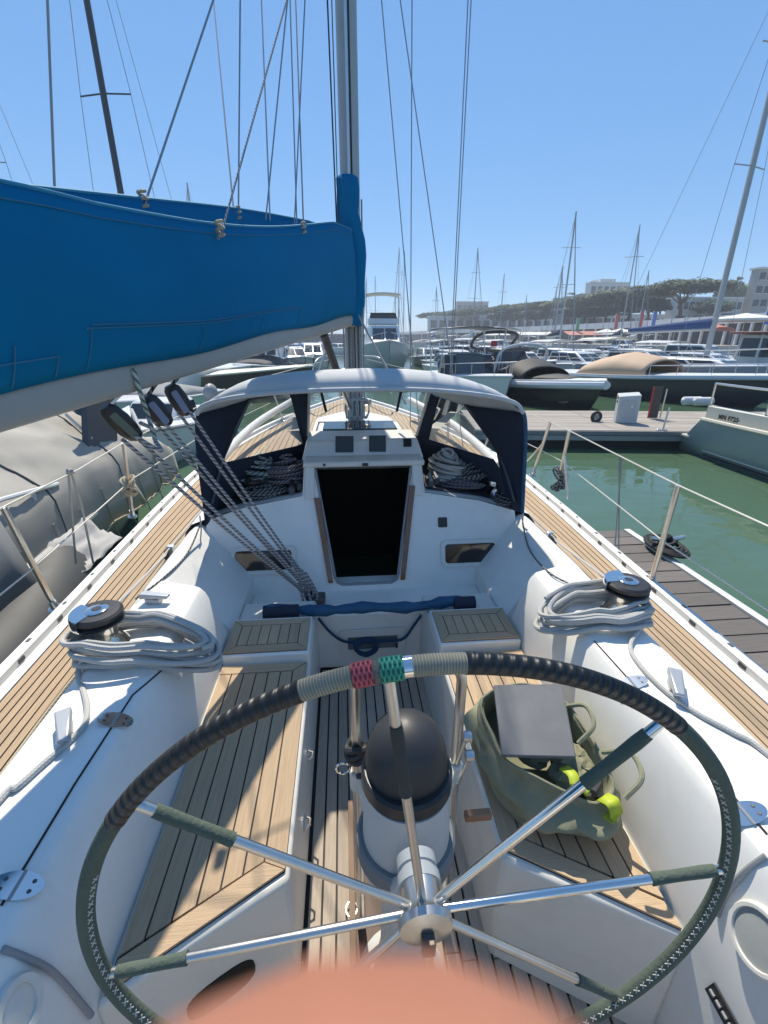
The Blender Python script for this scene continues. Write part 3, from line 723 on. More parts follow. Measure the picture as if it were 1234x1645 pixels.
MB().obox(WC + V(0,-.032,0), .022, .024, .03).build('shaft_nut', mat('bronze_nut', (.10,.085,.07), .4, .6), WH, bev=.003)

PX, PY = .012, .745
PD = thing('steering_pedestal', (PX, PY, 0), 'white steering pedestal with black compass dome and steel guard, ahead of the wheel', 'pedestal')
PWH = mat('pedestal_white', (.50,.51,.50), .35, var=.05, vscale=4, dirt=.25, dcol=(.36,.35,.31), dscale=8)
MB().lathe([(.13,0),(.13,.02),(.085,.05),(.062,.2),(.060,.42),(.075,.50),(.112,.58),(.114,.60)], (PX, PY-.02, 0), (0,0,1), 32).build('column', PWH, PD)
MB().lathe([(.112,.598),(.118,.605),(.118,.648),(.112,.655)], (PX, PY-.02, 0), (0,0,1), 36).build('collar', mat('pedestal_grey', (.17,.18,.19), .45, dirt=.2), PD)
body = MB().lathe([(.102,.65),(.103,.66),(.099,.80),(.096,.812)], (PX, PY-.02, 0), (0,0,1), 36).build('compass_housing', PWH, PD)
for z in (.735, .705): MB().lathe([(.0055,0),(.0055,.002)], (PX + .012, PY - .02 - .101, z), (0,-1,0), 10).build('screw_hole', BLACK, body)
MB().lathe([(.098,.81),(.103,.814),(.103,.845),(.096,.85)], (PX, PY-.01, 0), (0,0,1), 36).build('compass_ring', BLACK, PD)
MB().lathe([(.094,.848),(.093,.87),(.087,.905),(.074,.935),(.054,.957),(.028,.970),(.004,.974)], (PX, PY, 0), (0,0,1), 36).build('compass_dome', mat('dome_black', (.030,.031,.034), .36, var=.12, vscale=14, dirt=.3, dcol=(.07,.07,.07)), PD)
MB().lathe([(.037,-.008),(.037,.012),(.034,.014),(.034,.02),(.039,.022),(.039,.04),(.032,.043)], WC + V(0, .09, -.004), (0,-1,0), 28).build('shaft_housing', mat('housing_bluegrey', (.33,.36,.38), .4), PD)
MB().hexa([V(PX-.055,.58,.45),V(PX+.055,.58,.45),V(PX+.055,.72,.40),V(PX-.055,.72,.40),V(PX-.042,.535,.80),V(PX+.042,.535,.80),V(PX+.05,.64,.64),V(PX-.05,.64,.64)]).build('gear_box', PWH, PD, bev=.02)
gx0, gx1 = oy(572, 1180, .86).x, oy(737, 1160, .86).x; gzt = oy(650, 1068, .86).z; gzb = oy(575, 1246, .86).z
pts = [V(gx0,.86,.0), V(gx0,.86,gzb), V(gx0,.86,gzt-.075)] + [V(gx0+.06-.06*math.cos(a), .86, gzt-.06+.06*math.sin(a)) for a in frange(0, math.pi/2, 6)] + [V(gx1-.06+.06*math.sin(a), .86, gzt-.06+.06*math.cos(a)) for a in frange(0, math.pi/2, 6)] + [V(gx1,.86,gzt-.075), V(gx1,.86,0)]
MB().tube(pts, .0132, 12).build('guard_rail', STEEL, PD)
for gx, sx in ((gx0, 1), (gx1, -1)):
    mb = MB().lathe([(.02,-.03),(.02,.03)], V(gx,.86,gzb-.01), (0,0,1), 14)
    mb.hexa([V(gx,.845,gzb-.035),V(gx,.875,gzb-.035),V(PX-sx*.095,.80,gzb-.05),V(PX-sx*.095,.74,gzb-.05),V(gx,.845,gzb+.02),V(gx,.875,gzb+.02),V(PX-sx*.09,.80,gzb+.03),V(PX-sx*.09,.74,gzb+.03)])
    fixn(mb.build('guard_bracket', mat('bracket_white', (.62,.60,.53), .4, dirt=.2), PD, bev=.004))
mb = MB(); kx, kz = gx0, gzb + .085
for a in frange(0, 20, 60): pass
mb.tube([V(kx + .024*math.cos(a), .86 + .022*math.sin(a), kz + .0025*a - .02 + .006*math.sin(a*2.3)) for a in frange(0, 19, 80)], .0085, 7)
mb.tube(spline([V(kx+.02,.85,kz), V(kx+.045,.83,kz+.03), V(kx+.035,.82,kz-.03), V(kx,.83,kz-.05)], 6), .007, 7)
mb.build('black_lashing', BLACKR, PD)
MB().tube([V(kx-.035+.018*math.cos(a), .84, kz-.03+.018*math.sin(a)) for a in frange(0, 2*math.pi, 20)][:-1], .003, 6, closed=True).build('steel_ring', STEELB, PD)
# throttle levers on the starboard side of the pedestal
for dy, dz in ((0, 0), (.03, .03)):
    MB().tube([V(gx1-.005,.80+dy,.70+dz), V(gx1+.012,.79+dy,.80+dz)], .005, 7).lathe([(.012,-.01),(.014,0),(.012,.01)], V(gx1+.012,.79+dy,.80+dz), (1,0,0), 10).build('control_lever', STEEL, PD)
MB().obox((gx1 + .045, .78, .60), .07, .022, .022).build('wooden_handle', mat('teak_handle', (.30,.15,.075), .6, var=.2, vscale=30), PD, bev=.004)
# dark brown panel with a lighter edge strip, round the pedestal foot
PB = thing('sole_panel', (.0, 1.0, .003), 'dark brown panel laid on the sole around the pedestal foot', 'board')
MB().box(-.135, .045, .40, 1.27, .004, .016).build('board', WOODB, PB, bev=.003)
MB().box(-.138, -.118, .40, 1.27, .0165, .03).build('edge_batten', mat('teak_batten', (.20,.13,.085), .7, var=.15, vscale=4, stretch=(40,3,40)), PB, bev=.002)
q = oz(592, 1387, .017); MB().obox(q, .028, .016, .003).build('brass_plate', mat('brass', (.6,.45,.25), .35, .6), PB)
q = oz(565, 1462, .012); MB().tube([q + V(.018*math.cos(a), .022*math.sin(a), .004) for a in frange(0, 2*math.pi, 20)][:-1], .003, 6, closed=True).build('lifting_ring', STEEL, PB)

# ================================================================== WINCHES
CHROME = mat('winch_chrome', (.62,.60,.56), .16, 1, var=.06, vscale=30)
def winch(x, y, z, k, label, rot=0):
    t = thing('winch', (x, y, z), label, 'winch', 'yacht winches')
    o = V(x, y, z)
    MB().lathe([(.078*k,0),(.078*k,.010*k),(.060*k,.030*k),(.056*k,.035*k)], o, (0,0,1), 32).build('base', CHROME, t)
    MB().lathe([(.060*k,.034*k),(.050*k,.05*k),(.047*k,.075*k),(.050*k,.098*k),(.054*k,.104*k)], o, (0,0,1), 32).build('drum', CHROME, t)
    MB().lathe([(.050*k,.103*k),(.077*k,.106*k),(.079*k,.112*k),(.066*k,.120*k),(.079*k,.128*k),(.079*k,.140*k),(.070*k,.147*k),(.03*k,.149*k)], o, (0,0,1), 36).build('self_tailing_jaw', BLACK, t)
    MB().lathe([(.036*k,.147*k),(.036*k,.152*k),(.031*k,.155*k),(.015*k,.155*k),(.014*k,.150*k)], o, (0,0,1), 28).build('top_cap', STEELB, t)
    MB().lathe([(.0135*k,.1485*k),(.0135*k,.1556*k)], o, (0,0,1), 8).build('handle_socket', BLACK, t)
    r = Matrix.Rotation(rot, 3, 'Z')
    ar = MB(); rows = []
    for i in range(9):
        a = R(-50 + 100 * i / 8)
        rows.append([o + r @ V(rr*k*math.cos(a), rr*k*math.sin(a), zz*k) for rr, zz in ((.034,.150),(.083,.150),(.086,.138),(.086,.110),(.083,.108),(.081,.110),(.081,.144),(.034,.146))])
    fixn(ar.grid(rows, closed=True, cap=True).build('stripper_arm', STEELB, t))
    return t
WL = oz(155, 978, .89); WRr = oz(1010, 932, .89)
zl = surf(WL.x, WL.y).z; zr = surf(WRr.x, WRr.y).z
WL.z = zl; WRr.z = zr
winch(WL.x, WL.y, WL.z, 1, 'chrome self-tailing winch with black top on the port coaming, grey rope coiled round it', R(200))
winch(WRr.x, WRr.y, WRr.z, 1, 'chrome self-tailing winch with black top on the starboard coaming beside the stanchion', R(130))
p = oy(795, 793, 2.66); winch(p.x, p.y, roof_z(p.x, p.y) + .006, .72, 'small dark winch under the starboard side of the spray hood', R(200))
p = oy(412, 800, 2.66); winch(p.x, p.y, roof_z(p.x, p.y) + .006, .72, 'small dark winch under the port side of the spray hood', R(20))

# ================================================================== ROPES
def coil(name, m, label, path, r, group=None, seg=8):
    o = MB().tube(path, r, seg).build(name, m); return tag(o, label, 'rope', group)
def ztop(x, y, s):
    """height of the coaming under a coil; the rope bridges past the inner edge"""
    ax = abs(x)
    if ax < .80: return surf(s*.80, y).z - (.80 - ax) * .55
    return surf(s*min(ax, 1.0), y).z if ax < 1.02 else surf(s*1.0, y).z - (ax - 1.0) * .5
def winch_coil(W, s, far, n, dy, name_label, seed):
    rnd = random.Random(seed); pts = []
    N_ = 30
    for i in range(n * N_ + 8):
        lp = i / N_; th = 2*math.pi*i/N_ * (1 if s > 0 else -1) + 1.0
        k = int(lp); rnd2 = random.Random(seed*100 + k); rnd3 = random.Random(seed*100 + k + 1); f = lp - k
        j = lambda amp: lerp((rnd2.random()-.5), (rnd3.random()-.5), f) * amp
        ax_out = W.x + s * (.088 + j(.03)); ax_in = s * far + j(.06)
        cx = (ax_out + ax_in) / 2; rx = abs(ax_out - ax_in) / 2
        cyy = W.y + dy + j(.06); ry = .098 + j(.06) + .02*math.sin(lp*1.7)
        x = cx + rx * math.cos(th); y = cyy + ry * math.sin(th) * (1 + .12*math.cos(th)*s)
        lay = lp / n
        st = .008 + .10 * lay + j(.035)
        pts.append(V(x, y, ztop(x, y, s) + .008 + st * (.6 + .4*abs(math.cos(th)))))
    return pts
pl = winch_coil(WL, -1, .60, 12, -.02, '', 3)
coil('rope_coil', ROPEW, 'grey white genoa sheet coiled in long loops round the port winch', spline(pl, 2), .0088)
pr_ = winch_coil(WRr, 1, .64, 12, -.01, '', 11)
coil('rope_coil', ROPEW, 'grey white genoa sheet coiled in loops round the starboard winch', spline(pr_, 2), .0088)
def px_rope(px, lift=.008): return [hit(u, v, lift)[0] for u, v in px]
q = px_rope([(128,1085),(140,1130),(138,1165),(112,1195),(70,1232),(30,1268),(0,1290)])
tag(MB().tube(spline([V(WL.x-.02, WL.y-.1, zl+.03)] + q + [q[-1] + V(-.02,-.3,0)], 6), .0085, 8).build('sheet_tail', ROPEW), 'white sheet tail running aft along the port coaming past the cleat', 'rope')
q = px_rope([(1012,1040),(1030,1075),(1070,1115),(1120,1150),(1175,1180),(1230,1215)])
tag(MB().tube(spline([V(WRr.x+.03, WRr.y-.1, zr+.03)] + q + [q[-1] + V(.03,-.3,0)], 6), .0075, 8).build('sheet_tail', ROPEW), 'grey sheet tail running aft along the starboard coaming past the cleat', 'rope')
# genoa sheets from the tracks' cars to the winches
for s, W in ((1, WRr), (-1, WL)):
    car = oz(908, 868, .65) if s > 0 else oz(236, 893, .65)
    car.x = s * (XI(car.y) + .022); 
    tag(MB().tube(spline([V(s*1.06, 3.6, .70), car + V(0,.02,.03), car + V(-s*.0,-.05,.025), lerp(car, W, .6) + V(s*.02,0,.05), W + V(s*.048, .02, .06)], 5), .0065, 8).build('genoa_sheet', ROPEW), 'taut genoa sheet led through the %s deck car to its winch' % ('starboard' if s > 0 else 'port'), 'rope')
# blue cord across the niche, coil of it in the middle
a, b = oy(512, 990, 2.09), oy(676, 985, 2.09)
pts = [a + V(0,-.02,0), oy(530,1015,2.07), oy(552,1030,2.07), oy(580,1032,2.07), oy(620,1030,2.07), oy(648,1026,2.07), oy(664,1006,2.07), b + V(0,-.02,0)]
tag(MB().tube(spline(pts, 6), .0075, 8).build('blue_cord', ROPEB), 'dark blue cord slung across the front of the cockpit well', 'rope')
c = oy(588, 1034, 2.075); pts = []
for i in range(26 * 5): th = 2*math.pi*i/26; k = i / 26; pts.append(c + V((.058 + .006*math.sin(k*5))*math.cos(th), -.012 - .006*(k % 3) + .01*math.sin(th), .035*math.sin(th) - .004*k + .004*math.sin(k*3+th*2)))
coil('rope_coil', ROPEB, 'dark blue rope coil hanging in the cockpit niche', pts, .007)
# tangles of halyards on the coachroof, either side of the hatch
def tangle(c, rx, ry, rz, n, m, r, seed, label):
    rnd = random.Random(seed); pts = []
    ph = [rnd.random()*6.28 for _ in range(9)]
    for i in range(n):
        t = i / n * (n / 13.0)
        th = t * 2*math.pi / 1.0
        k = .62 + .38*math.sin(t*.93 + ph[0])
        x = rx * k * math.cos(th + .5*math.sin(t*.31+ph[1])); y = ry * k * math.sin(th + .4*math.sin(t*.23+ph[2]))
        z = abs(rz * (.5 + .5*math.sin(t*.71 + ph[3])) * (1.05 - .6*k)) + .25*rz*abs(math.sin(th*.5+ph[4]))
        pts.append(V(c[0] + x, c[1] + y, c[2] + z + r))
    return coil('rope_bundle', m, label, spline(pts, 2), r)
def rp(u, v, y):
    p = oy(u, v, y); p.z = roof_z(p.x, p.y) + .006; return p
tangle(rp(425, 748, 2.82), .14, .12, .17, 300, ROPEGR, .0078, 1, 'heap of green and white rope on the port side of the coachroof')
tangle(rp(462, 752, 2.74), .12, .12, .17, 300, ROPEP, .0075, 2, 'dark purple grey rope heap beside the companionway on the port side')
tangle(rp(425, 790, 2.62), .14, .06, .06, 160, ROPEK, .006, 3, 'black flecked rope lying behind the port hood winch')
tangle(rp(720, 738, 2.82), .12, .12, .17, 280, ROPEW, .0095, 4, 'heap of pale grey rope on the starboard side of the coachroof')
tangle(rp(752, 755, 2.78), .14, .11, .12, 280, ROPEK, .007, 5, 'black flecked rope heap next to the pale rope on the starboard coachroof')
tangle(rp(742, 776, 2.68), .14, .06, .05, 160, ROPEP, .006, 6, 'dark rope lying in front of the starboard hood winch')
tangle(rp(812, 790, 2.60), .08, .10, .05, 140, ROPEK, .006, 8, 'black rope ends in the corner of the starboard spray hood')
# rope clutches
for u, v, y in ((482, 770, 2.66), (470, 785, 2.62), (700, 750, 2.72), (690, 765, 2.66)):
    p = rp(u, v, y); t = thing('rope_clutch', p, {482: 'black rope clutch nearest the hatch on the port coachroof edge', 470: 'black rope clutch further outboard on the port coachroof edge', 700: 'grey rope clutch ahead on the starboard coachroof edge', 690: 'grey rope clutch nearer the companionway on the starboard coachroof edge'}[u], 'rope clutch', 'rope clutches on the coachroof')
    MB().obox(p + V(0,0,.022), .035, .12, .044).build('body', DGREY, t, bev=.006); MB().obox(p + V(0,-.02,.055), .022, .08, .014, Matrix.Rotation(R(14), 3, 'X')).build('handle', GREY if u > 600 else BLACK, t, bev=.004)
p = rp(672, 742, 2.70); t = thing('hatch_wedge', p, 'small orange brown wooden block beside the sliding hatch', 'wooden block')
MB().hexa([p + V(*q) for q in ((-.03,-.04,0),(.03,-.05,0),(.035,.03,0),(-.02,.04,0),(-.02,-.03,.05),(.03,-.04,.04),(.03,.02,.06),(-.02,.03,.045))]).build('block', mat('orange_wood', (.42,.17,.06), .6, var=.2), t, bev=.004)
# lines hanging from the hood's feet down over the coaming
for u0, v0, lst in ((838, 828, [(850,880),(880,920),(925,945)]), (324, 838, [(300,890),(262,930),(218,962)])):
    s = 1 if u0 > 600 else -1
    pts = [oy(u0, v0, 2.4)] + [hit(u, v, .006)[0] for u, v in lst]
    tag(MB().tube(spline(pts, 6), .0045, 6).build('control_line', ROPEK), 'thin dark line trailing from the %s hood foot over the coaming' % ('starboard' if s > 0 else 'port'), 'rope')
    a = oy(u0 + 3*s, v0 - 10, 2.38); e = a + V(s*.02, -.03, -.19)
    mb = MB().tube([a, a + V(0,-.012,-.08), e + V(-s*.008,0,.03), e], .0042, 6).tube([e + V(.012*math.cos(x), 0, .014*math.sin(x)) for x in frange(0, 6.28, 14)][:-1], .003, 5, closed=True)
    tag(mb.build('hood_tie', ROPEW), 'short pale strap and hook hanging from the %s foot of the spray hood' % ('starboard' if s > 0 else 'port'), 'strap')

# ================================================================== BAG, BOARD
BG = oz(893, 1255, .45)
KH = mat('olive_canvas', (.25,.25,.165), .85, var=.15, vscale=6, bump=.9, bscale=13, dirt=.35, dcol=(.12,.12,.08), dscale=7)
KHI = mat('olive_canvas_inside', (.045,.05,.032), .8)
bag = thing('duffel_bag', BG, 'open olive green canvas bag with yellow strap slumped on the starboard seat', 'bag')
BG = V(.468, .955, .449)
fp = [(770,1118),(778,1190),(800,1290),(838,1345),(905,1352),(965,1345),(1000,1310),(1000,1235),(965,1170),(915,1125),(840,1105)]
foot = [V(.335,1.22,.452), V(.33,1.06,.452), V(.335,.92,.452), V(.365,.84,.452), V(.45,.82,.452), V(.545,.80,.452), V(.60,.83,.452), V(.625,.95,.452), V(.62,1.10,.452), V(.60,1.24,.452), V(.47,1.29,.452)]
topr = [oz(774,1125,.64), oz(792,1185,.64), oz(812,1222,.63), oz(858,1248,.62), oz(905,1272,.60), oz(955,1292,.585), oz(985,1268,.60), oz(965,1215,.63), oz(935,1165,.65), oz(895,1118,.66), oz(835,1100,.66)]
f2 = spline(foot, 5, True); t2 = spline(topr, 5, True); N_ = len(f2); rows = []
cen = sum(f2, V(0,0,0)) / N_
for i, k in enumerate(frange(0, 1, 14)):
    row = []
    for j in range(N_):
        p = lerp(f2[j], t2[j], k); out = V(p.x - cen.x, p.y - cen.y, 0).normalized()
        bulge = .034 * math.sin(math.pi * min(1, k * 1.15)) if k < .87 else 0
        cr = noise.noise(V(p.x*13, p.y*13, p.z*22)) * .055 * math.sin(math.pi*k) + noise.noise(V(p.x*26, p.y*26, p.z*34)) * .024 * math.sin(math.pi*k)
        row.append(p + out * (bulge + cr) + V(0,0,noise.noise(V(p.x*9, p.y*9, 3)) * .04 * k))
    rows.append(row)
for k in (.0, .25, .6, 1):   # inner side
    row = []
    for j in range(N_):
        p = lerp(t2[j], f2[j], k*.75); inn = V(cen.x - p.x, cen.y - p.y, 0).normalized(); row.append(p + inn * (.010 + .02*k))
    rows.append(row)
o = MB().grid(rows, closed=True); o.add(rows[0], [list(range(N_))]).add(rows[-1], [list(range(N_))])
bagm = fixn(o.build('sack', KH, bag, ang=180)); bagm.modifiers.new('s', 'SUBSURF').render_levels = 1
MB().tube([p + V(0,0,.003) for p in t2], .005, 7, closed=True).build('rim_hem', KH, bag)
for kk, (u0, v0) in enumerate(((915, 1160), (985, 1240))):
    a = oz(u0, v0, .665); pts = [a + V(.0,-.06,-.02), a + V(.05,-.04,.025), a + V(.06,.03,.03), a + V(.01,.07,-.01)]
    MB().tube(spline(pts, 6), .007, 7).build('carry_handle', KH, bag)
YEL = mat('yellow_webbing', (.42,.50,.03), .6, var=.1, vscale=60)
def strapq(px, z, w, name='yellow_strap'):
    pts = spline([oz(u, v, z + dz) for u, v, dz in px], 5); rows = []
    for i, p in enumerate(pts):
        t = (pts[min(i+1, len(pts)-1)] - pts[max(i-1, 0)]).normalized(); sd = t.cross(V(0,0,1)).normalized()
        rows.append([p - sd*w/2, p + sd*w/2])
    return MB().grid(rows).build(name, YEL, bag, solid=.003)
strapq([(905,1232,0),(920,1245,.008),(925,1262,.0)], .63, .03); strapq([(918,1240,0),(935,1262,.01),(945,1275,0)], .62, .022)
strapq([(968,1280,0),(985,1290,.012),(990,1312,-.02),(975,1305,-.03)], .60, .045)
q = oz(955, 1262, .60); MB().obox(q, .05, .03, .015, Matrix.Rotation(R(40), 3, 'Z')).build('buckle', BLACK, bag, bev=.004)
# crumpled cloth inside
mb = MB(); rnd = random.Random(5)
for k in range(9):
    c = oz(870 + rnd.uniform(-25, 75), 1222 + rnd.uniform(-8, 40), .57); mb.ball(c, rnd.uniform(.03,.05), rnd.uniform(.03,.05), rnd.uniform(.018,.03), 12, 8, jit=.6)
mb.build('stuffed_cloth', KH, bag)
# the dark grey panel lying in the bag's mouth
bd = [oz(793,1100,.70), oz(903,1098,.71), oz(926,1216,.665), oz(806,1213,.665)]
b0 = sum(bd, V(0,0,0)) / 4
bo = thing('washboard_panel', b0, 'flat scuffed dark grey panel resting in the mouth of the olive bag', 'panel')
nrm = (bd[1]-bd[0]).cross(bd[3]-bd[0]).normalized(); nrm = nrm if nrm.z > 0 else -nrm
fixn(MB().prism(bd, nrm * -.012).build('panel', mat('scuffed_acrylic', (.12,.125,.135), .55, var=.2, vscale=6, dirt=.5, dcol=(.17,.17,.175), dscale=9), bo, bev=.003))

# ================================================================== MAST, BOOM, SAIL COVER
MX, MY = .0, 4.35
MS = thing('mast', (MX, MY, 1.03), 'tall grey aluminium mast of the yacht rising behind the spray hood', 'mast')
def ell(c, a, b, n=20): return [c + V(a*math.cos(2*math.pi*k/n), b*math.sin(2*math.pi*k/n), 0) for k in range(n)]
MB().grid([ell(V(MX, MY, z), .078, .105) for z in frange(1.02, 13, 24)], closed=True, cap=True).build('mast_tube', ALUP, MS)
MB().grid([[V(MX+.004,MY-.104,z), V(MX+.004,MY-.1075,z), V(MX+.020,MY-.1055,z), V(MX+.020,MY-.102,z)] for z in (1.3, 13)], closed=True).build('sail_groove', BLACK, MS)
MB().grid([[V(MX-.018,MY-.100,z), V(MX-.018,MY-.116,z), V(MX+.003,MY-.116,z), V(MX+.003,MY-.100,z)] for z in (2.6, 13)], closed=True).build('sail_track', ALU, MS)
MB().box(-.13, .13, MY-.16, MY+.16, 1.025, 1.045).build('mast_foot', ALU, MS, bev=.006)
for z in (6.7, 10):
    for s in (1, -1): MB().tube([V(0,MY,z), V(s*.62,MY-.08,z+.04)], .022, 8).build('spreader', ALUP, MS)
rnd = random.Random(4)
for k in range(9):
    x = -.085 + .021*k; m = [ROPEG, ROPEW, ROPEK, ROPEGR][k % 4]
    MB().tube([V(x, MY-.085-.05*math.cos(x*16), 1.06), V(x*1.02, MY-.10-.02*math.cos(x*16), 1.5), V(x*1.05, MY-.095, 2.2 + .3*(k % 3))], .0065, 6).build('halyard', m, MS)
for k, (x, z) in enumerate(((-.09,1.28),(.09,1.36),(-.09,1.48),(.095,1.2))):
    MB().lathe([(.03,0),(.024,.02),(.028,.05),(.03,.055)], V(x, MY-.03, z), (1 if x > 0 else -1, -.4, 0), 12).build('halyard_winch', CHROME, MS)
mb = MB()
for k in range(4):
    c = V(-.06+.05*k, MY-.14, 1.16)
    mb.tube([c + V((.035)*math.cos(a), -.01*math.sin(a*.3), .085*math.sin(a)+.01*math.sin(a*2.2)) for a in frange(0, 26, 90)], .006, 6)
mb.build('hanking_coils', ROPEW, MS)

BD0, BD1 = V(-.03, 4.22, 1.918), V(-.955, 1.2, 1.597)
bdir = (BD1 - BD0); BDE = BD0 + bdir * (4.92 / 3.02)
bh_ = V(bdir.x, bdir.y, 0).normalized(); bn = V(-bh_.y, bh_.x, 0); bn = bn if bn.x > 0 else -bn
def bpt(y): return BD0 + bdir * ((BD0.y - y) / 3.02)
def on_boom_plane(u, v, off):
    d = ray(u, v); p0 = BD0 + bn * off; return CAM + d * ((p0 - CAM).dot(bn) / d.dot(bn))
BM = thing('boom', BD0, 'grey aluminium boom under a bright blue canvas sail cover, swung out to port', 'boom')
rows = []
for y in frange(4.22, -.70, 10):
    c = bpt(y); rows.append([c + bn*(.045*math.copysign(abs(math.cos(t))**.6, math.cos(t))) + V(0,0,.058*math.copysign(abs(math.sin(t))**.6, math.sin(t))) for t in [2*math.pi*k/16 for k in range(16)]])
fixn(MB().grid(rows, closed=True, cap=True).build('boom_tube', mat('boom_alu', (.40,.395,.37), .5, .15, var=.05, vscale=5, dirt=.2, dcol=(.3,.29,.27)), BM))
so_ = .15
SE = sorted([(p.y, p.z - bpt(p.y).z) for p in (on_boom_plane(u, v, .092) for u, v in ((0,319),(90,335),(176,354),(352,377),(450,378),(538,367)))])
PE = sorted([(p.y, p.z - bpt(p.y).z) for p in (on_boom_plane(u, v, -.13) for u, v in ((0,311),(201,328),(382,344),(492,361)))])
def hS(y): return interp(SE, max(SE[0][0], min(SE[-1][0], y)))
def hP(y): return interp(PE, max(PE[0][0], min(PE[-1][0], y)))
def wtop(y): return .13 * min(1, max(.0, (4.26 - y) / .30)) ** .5
YS = [4.255, 4.24, 4.2, 4.14, 4.06, 3.95] + frange(3.8, -.72, 44)
def cover_pt(y, t, s):
    c = bpt(y); w = wtop(y); h = hS(y) if s > 0 else hP(y)
    w0 = .052 * min(1, (4.3 - y) / .08)
    if s > 0: w *= .70
    off = lerp(w0, w, t) + ((.065 if s > 0 else .02) * math.sin(math.pi * t ** .8)) * (w / .13)
    wr = noise.noise(V(y*1.6, t*2.2, s*4)) * .016 + noise.noise(V(y*5, t*1.2, s)) * .004
    off += wr * min(1, w/.1) * math.sin(math.pi * min(1, t + .1))
    zz = lerp(-.0, h, t) + .01*math.sin(y*5 + s)*(1 - t)
    return c + bn * (s * off) + V(0, 0, zz + .03)
cv = None
for s in (1, -1):
    rows = [[cover_pt(y, t, s) for t in frange(0, 1, 14)] for y in YS]
    m_ = MB().grid(rows, flip=s > 0).build('sail_cover', BLUEC, BM, ang=180, solid=.004)
    if s > 0: cv = m_
    edge = [cover_pt(y, 1, s) + V(0,0,.002) for y in YS]
    MB().tube(edge, .0055, 6).build('cover_edge', BLUEE, m_)
# stitched pocket on the starboard side
STI = mat('stitch_blue', (.03,.17,.30), .8)
def stitch(seq, name='pocket_stitching'):
    pts = []
    for (y0, t0), (y1, t1) in zip(seq[:-1], seq[1:]):
        for k in range(12): pts.append(cover_pt(lerp(y0,y1,k/12), lerp(t0,t1,k/12), 1) + bn*.004)
    pts.append(cover_pt(*seq[-1], 1) + bn*.004)
    MB().tube(pts, .0022, 5).build(name, STI, cv)
stitch([(2.9,.06),(2.9,.22),(1.42,.30),(1.42,.02)]); stitch([(2.9,.20),(1.40,.28)]); stitch([(1.95,.02),(1.95,.20),(1.93,.24)]); stitch([(1.2,.02),(1.2,.24)]); stitch([(2.45,.04),(2.45,.18)])
stitch([(4.0,.93),(3,.93),(2,.93),(.9,.92)]); stitch([(1.32,.02),(1.32,.14),(.7,.2)])
rows = []
for y in frange(4.0, -.6, 30):
    c = bpt(y); w = wtop(y) * .35 + .03; h = min(hS(y), hP(y)) - .16
    rows.append([c + bn*(w*math.cos(a)) + V(0,0,.05 + h*.5 + h*.5*math.sin(a) + .02*noise.noise(V(y*4,a,0))) for a in frange(-math.pi/2, 1.5*math.pi, 14)[:-1]])
fixn(MB().grid(rows, closed=True, cap=True).build('furled_sail', mat('sailcloth', (.66,.66,.62), .8, bump=.3, bscale=10), BM, ang=180))
# end of the cover wrapped round the mast
prof = []
for v_, uL, uR, dy in ((284,545,571,0),(300,544,574,0),(340,541,577,.01),(385,545,588,.02),(410,550,589,.03),(450,555,586,.03),(490,560,580,.03),(505,553,579,.03),(524,550,582,.02)):
    a, b = oy(uL, v_, 4.27), oy(uR, v_, 4.27); c = (a + b) / 2; r = (b - a).length / 2
    prof.append((V(c.x, 4.33 - dy, c.z), max(r, .085)))
rows = [ell(c, r, .135 + .03*math.sin(i), 24) for i, (c, r) in enumerate(prof)]
rows = [[p + V(noise.noise(p*7)*.012, noise.noise(p*7+V(5,0,0))*.012, 0) for p in r] for r in rows]
fixn(MB().grid(rows, closed=True).build('mast_collar', BLUEC, BM, ang=180, solid=.004))
# vang strut and gooseneck
a, b = on_boom_plane(500, 545, 0), V(-.05, MY-.12, 1.16)
a = bpt(3.55) + V(0,0,-.06)
MB().tube([a, lerp(a, b, .45)], .030, 12).build('vang_sleeve', DGREY, BM); MB().tube([lerp(a, b, .4), b], .024, 12).build('vang_rod', ALU, BM)
MB().obox((-.01, 4.26, 1.9), .05, .12, .09).build('gooseneck', ALU, BM, bev=.01)
# ------------------------------------------------------------------ mainsheet
car = oz(497, 962, .385)
MSH = thing('mainsheet_tackle', car, 'six-part grey flecked mainsheet running from boom blocks to the bridge deck', 'rope tackle')
FB = MB().obox(car + V(0,0,.03), .05, .07, .06, Matrix.Rotation(R(20),3,'Z')).build('traveller_block', BLACK, MSH, bev=.012)
MB().obox(car + V(.045,0,.0), .09, .08, .045).build('traveller_car', DGREY, MSH, bev=.01)
def block(u, v, cheek, ln=.13):
    c = on_boom_plane(u, v, 0)
    ax = (car - c).normalized(); sd = ax.cross(V(0,1,.0)).normalized(); nn = ax.cross(sd)
    rt = Matrix((sd, nn, ax)).transposed()
    rows = []
    for z, k in ((-ln/2, .55), (-ln*.38, .9), (-ln*.1, 1.05), (ln*.2, 1), (ln*.42, .75), (ln/2, .4)):
        rows.append([c + rt @ V(.036*k*math.cos(t), .024*k*math.sin(t), z) for t in [2*math.pi*i/14 for i in range(14)]])
    b = fixn(MB().grid(rows, closed=True, cap=True).build('boom_block', BLACK, MSH, ang=50))
    view = (CAM - c).normalized(); f = (view - ax * view.dot(ax)).normalized()
    sx = ax.cross(f)
    pl_ = rrect(c + f*.027, sx, ax, .024, ln*.72, .008); MB().prism(pl_, f*.004).build('cheek_plate', cheek, b)
    top = bpt(c.y + .02) + V(0,0,-.055)
    MB().tube([c - ax*ln*.45, top], .007, 6).build('shackle_strop', ROPEK if ln < .15 else STEEL, b)
    return c
CHB = mat('cheek_blue_grey', (.20,.25,.38), .4); CHG = mat('cheek_green_grey', (.12,.15,.12), .5)
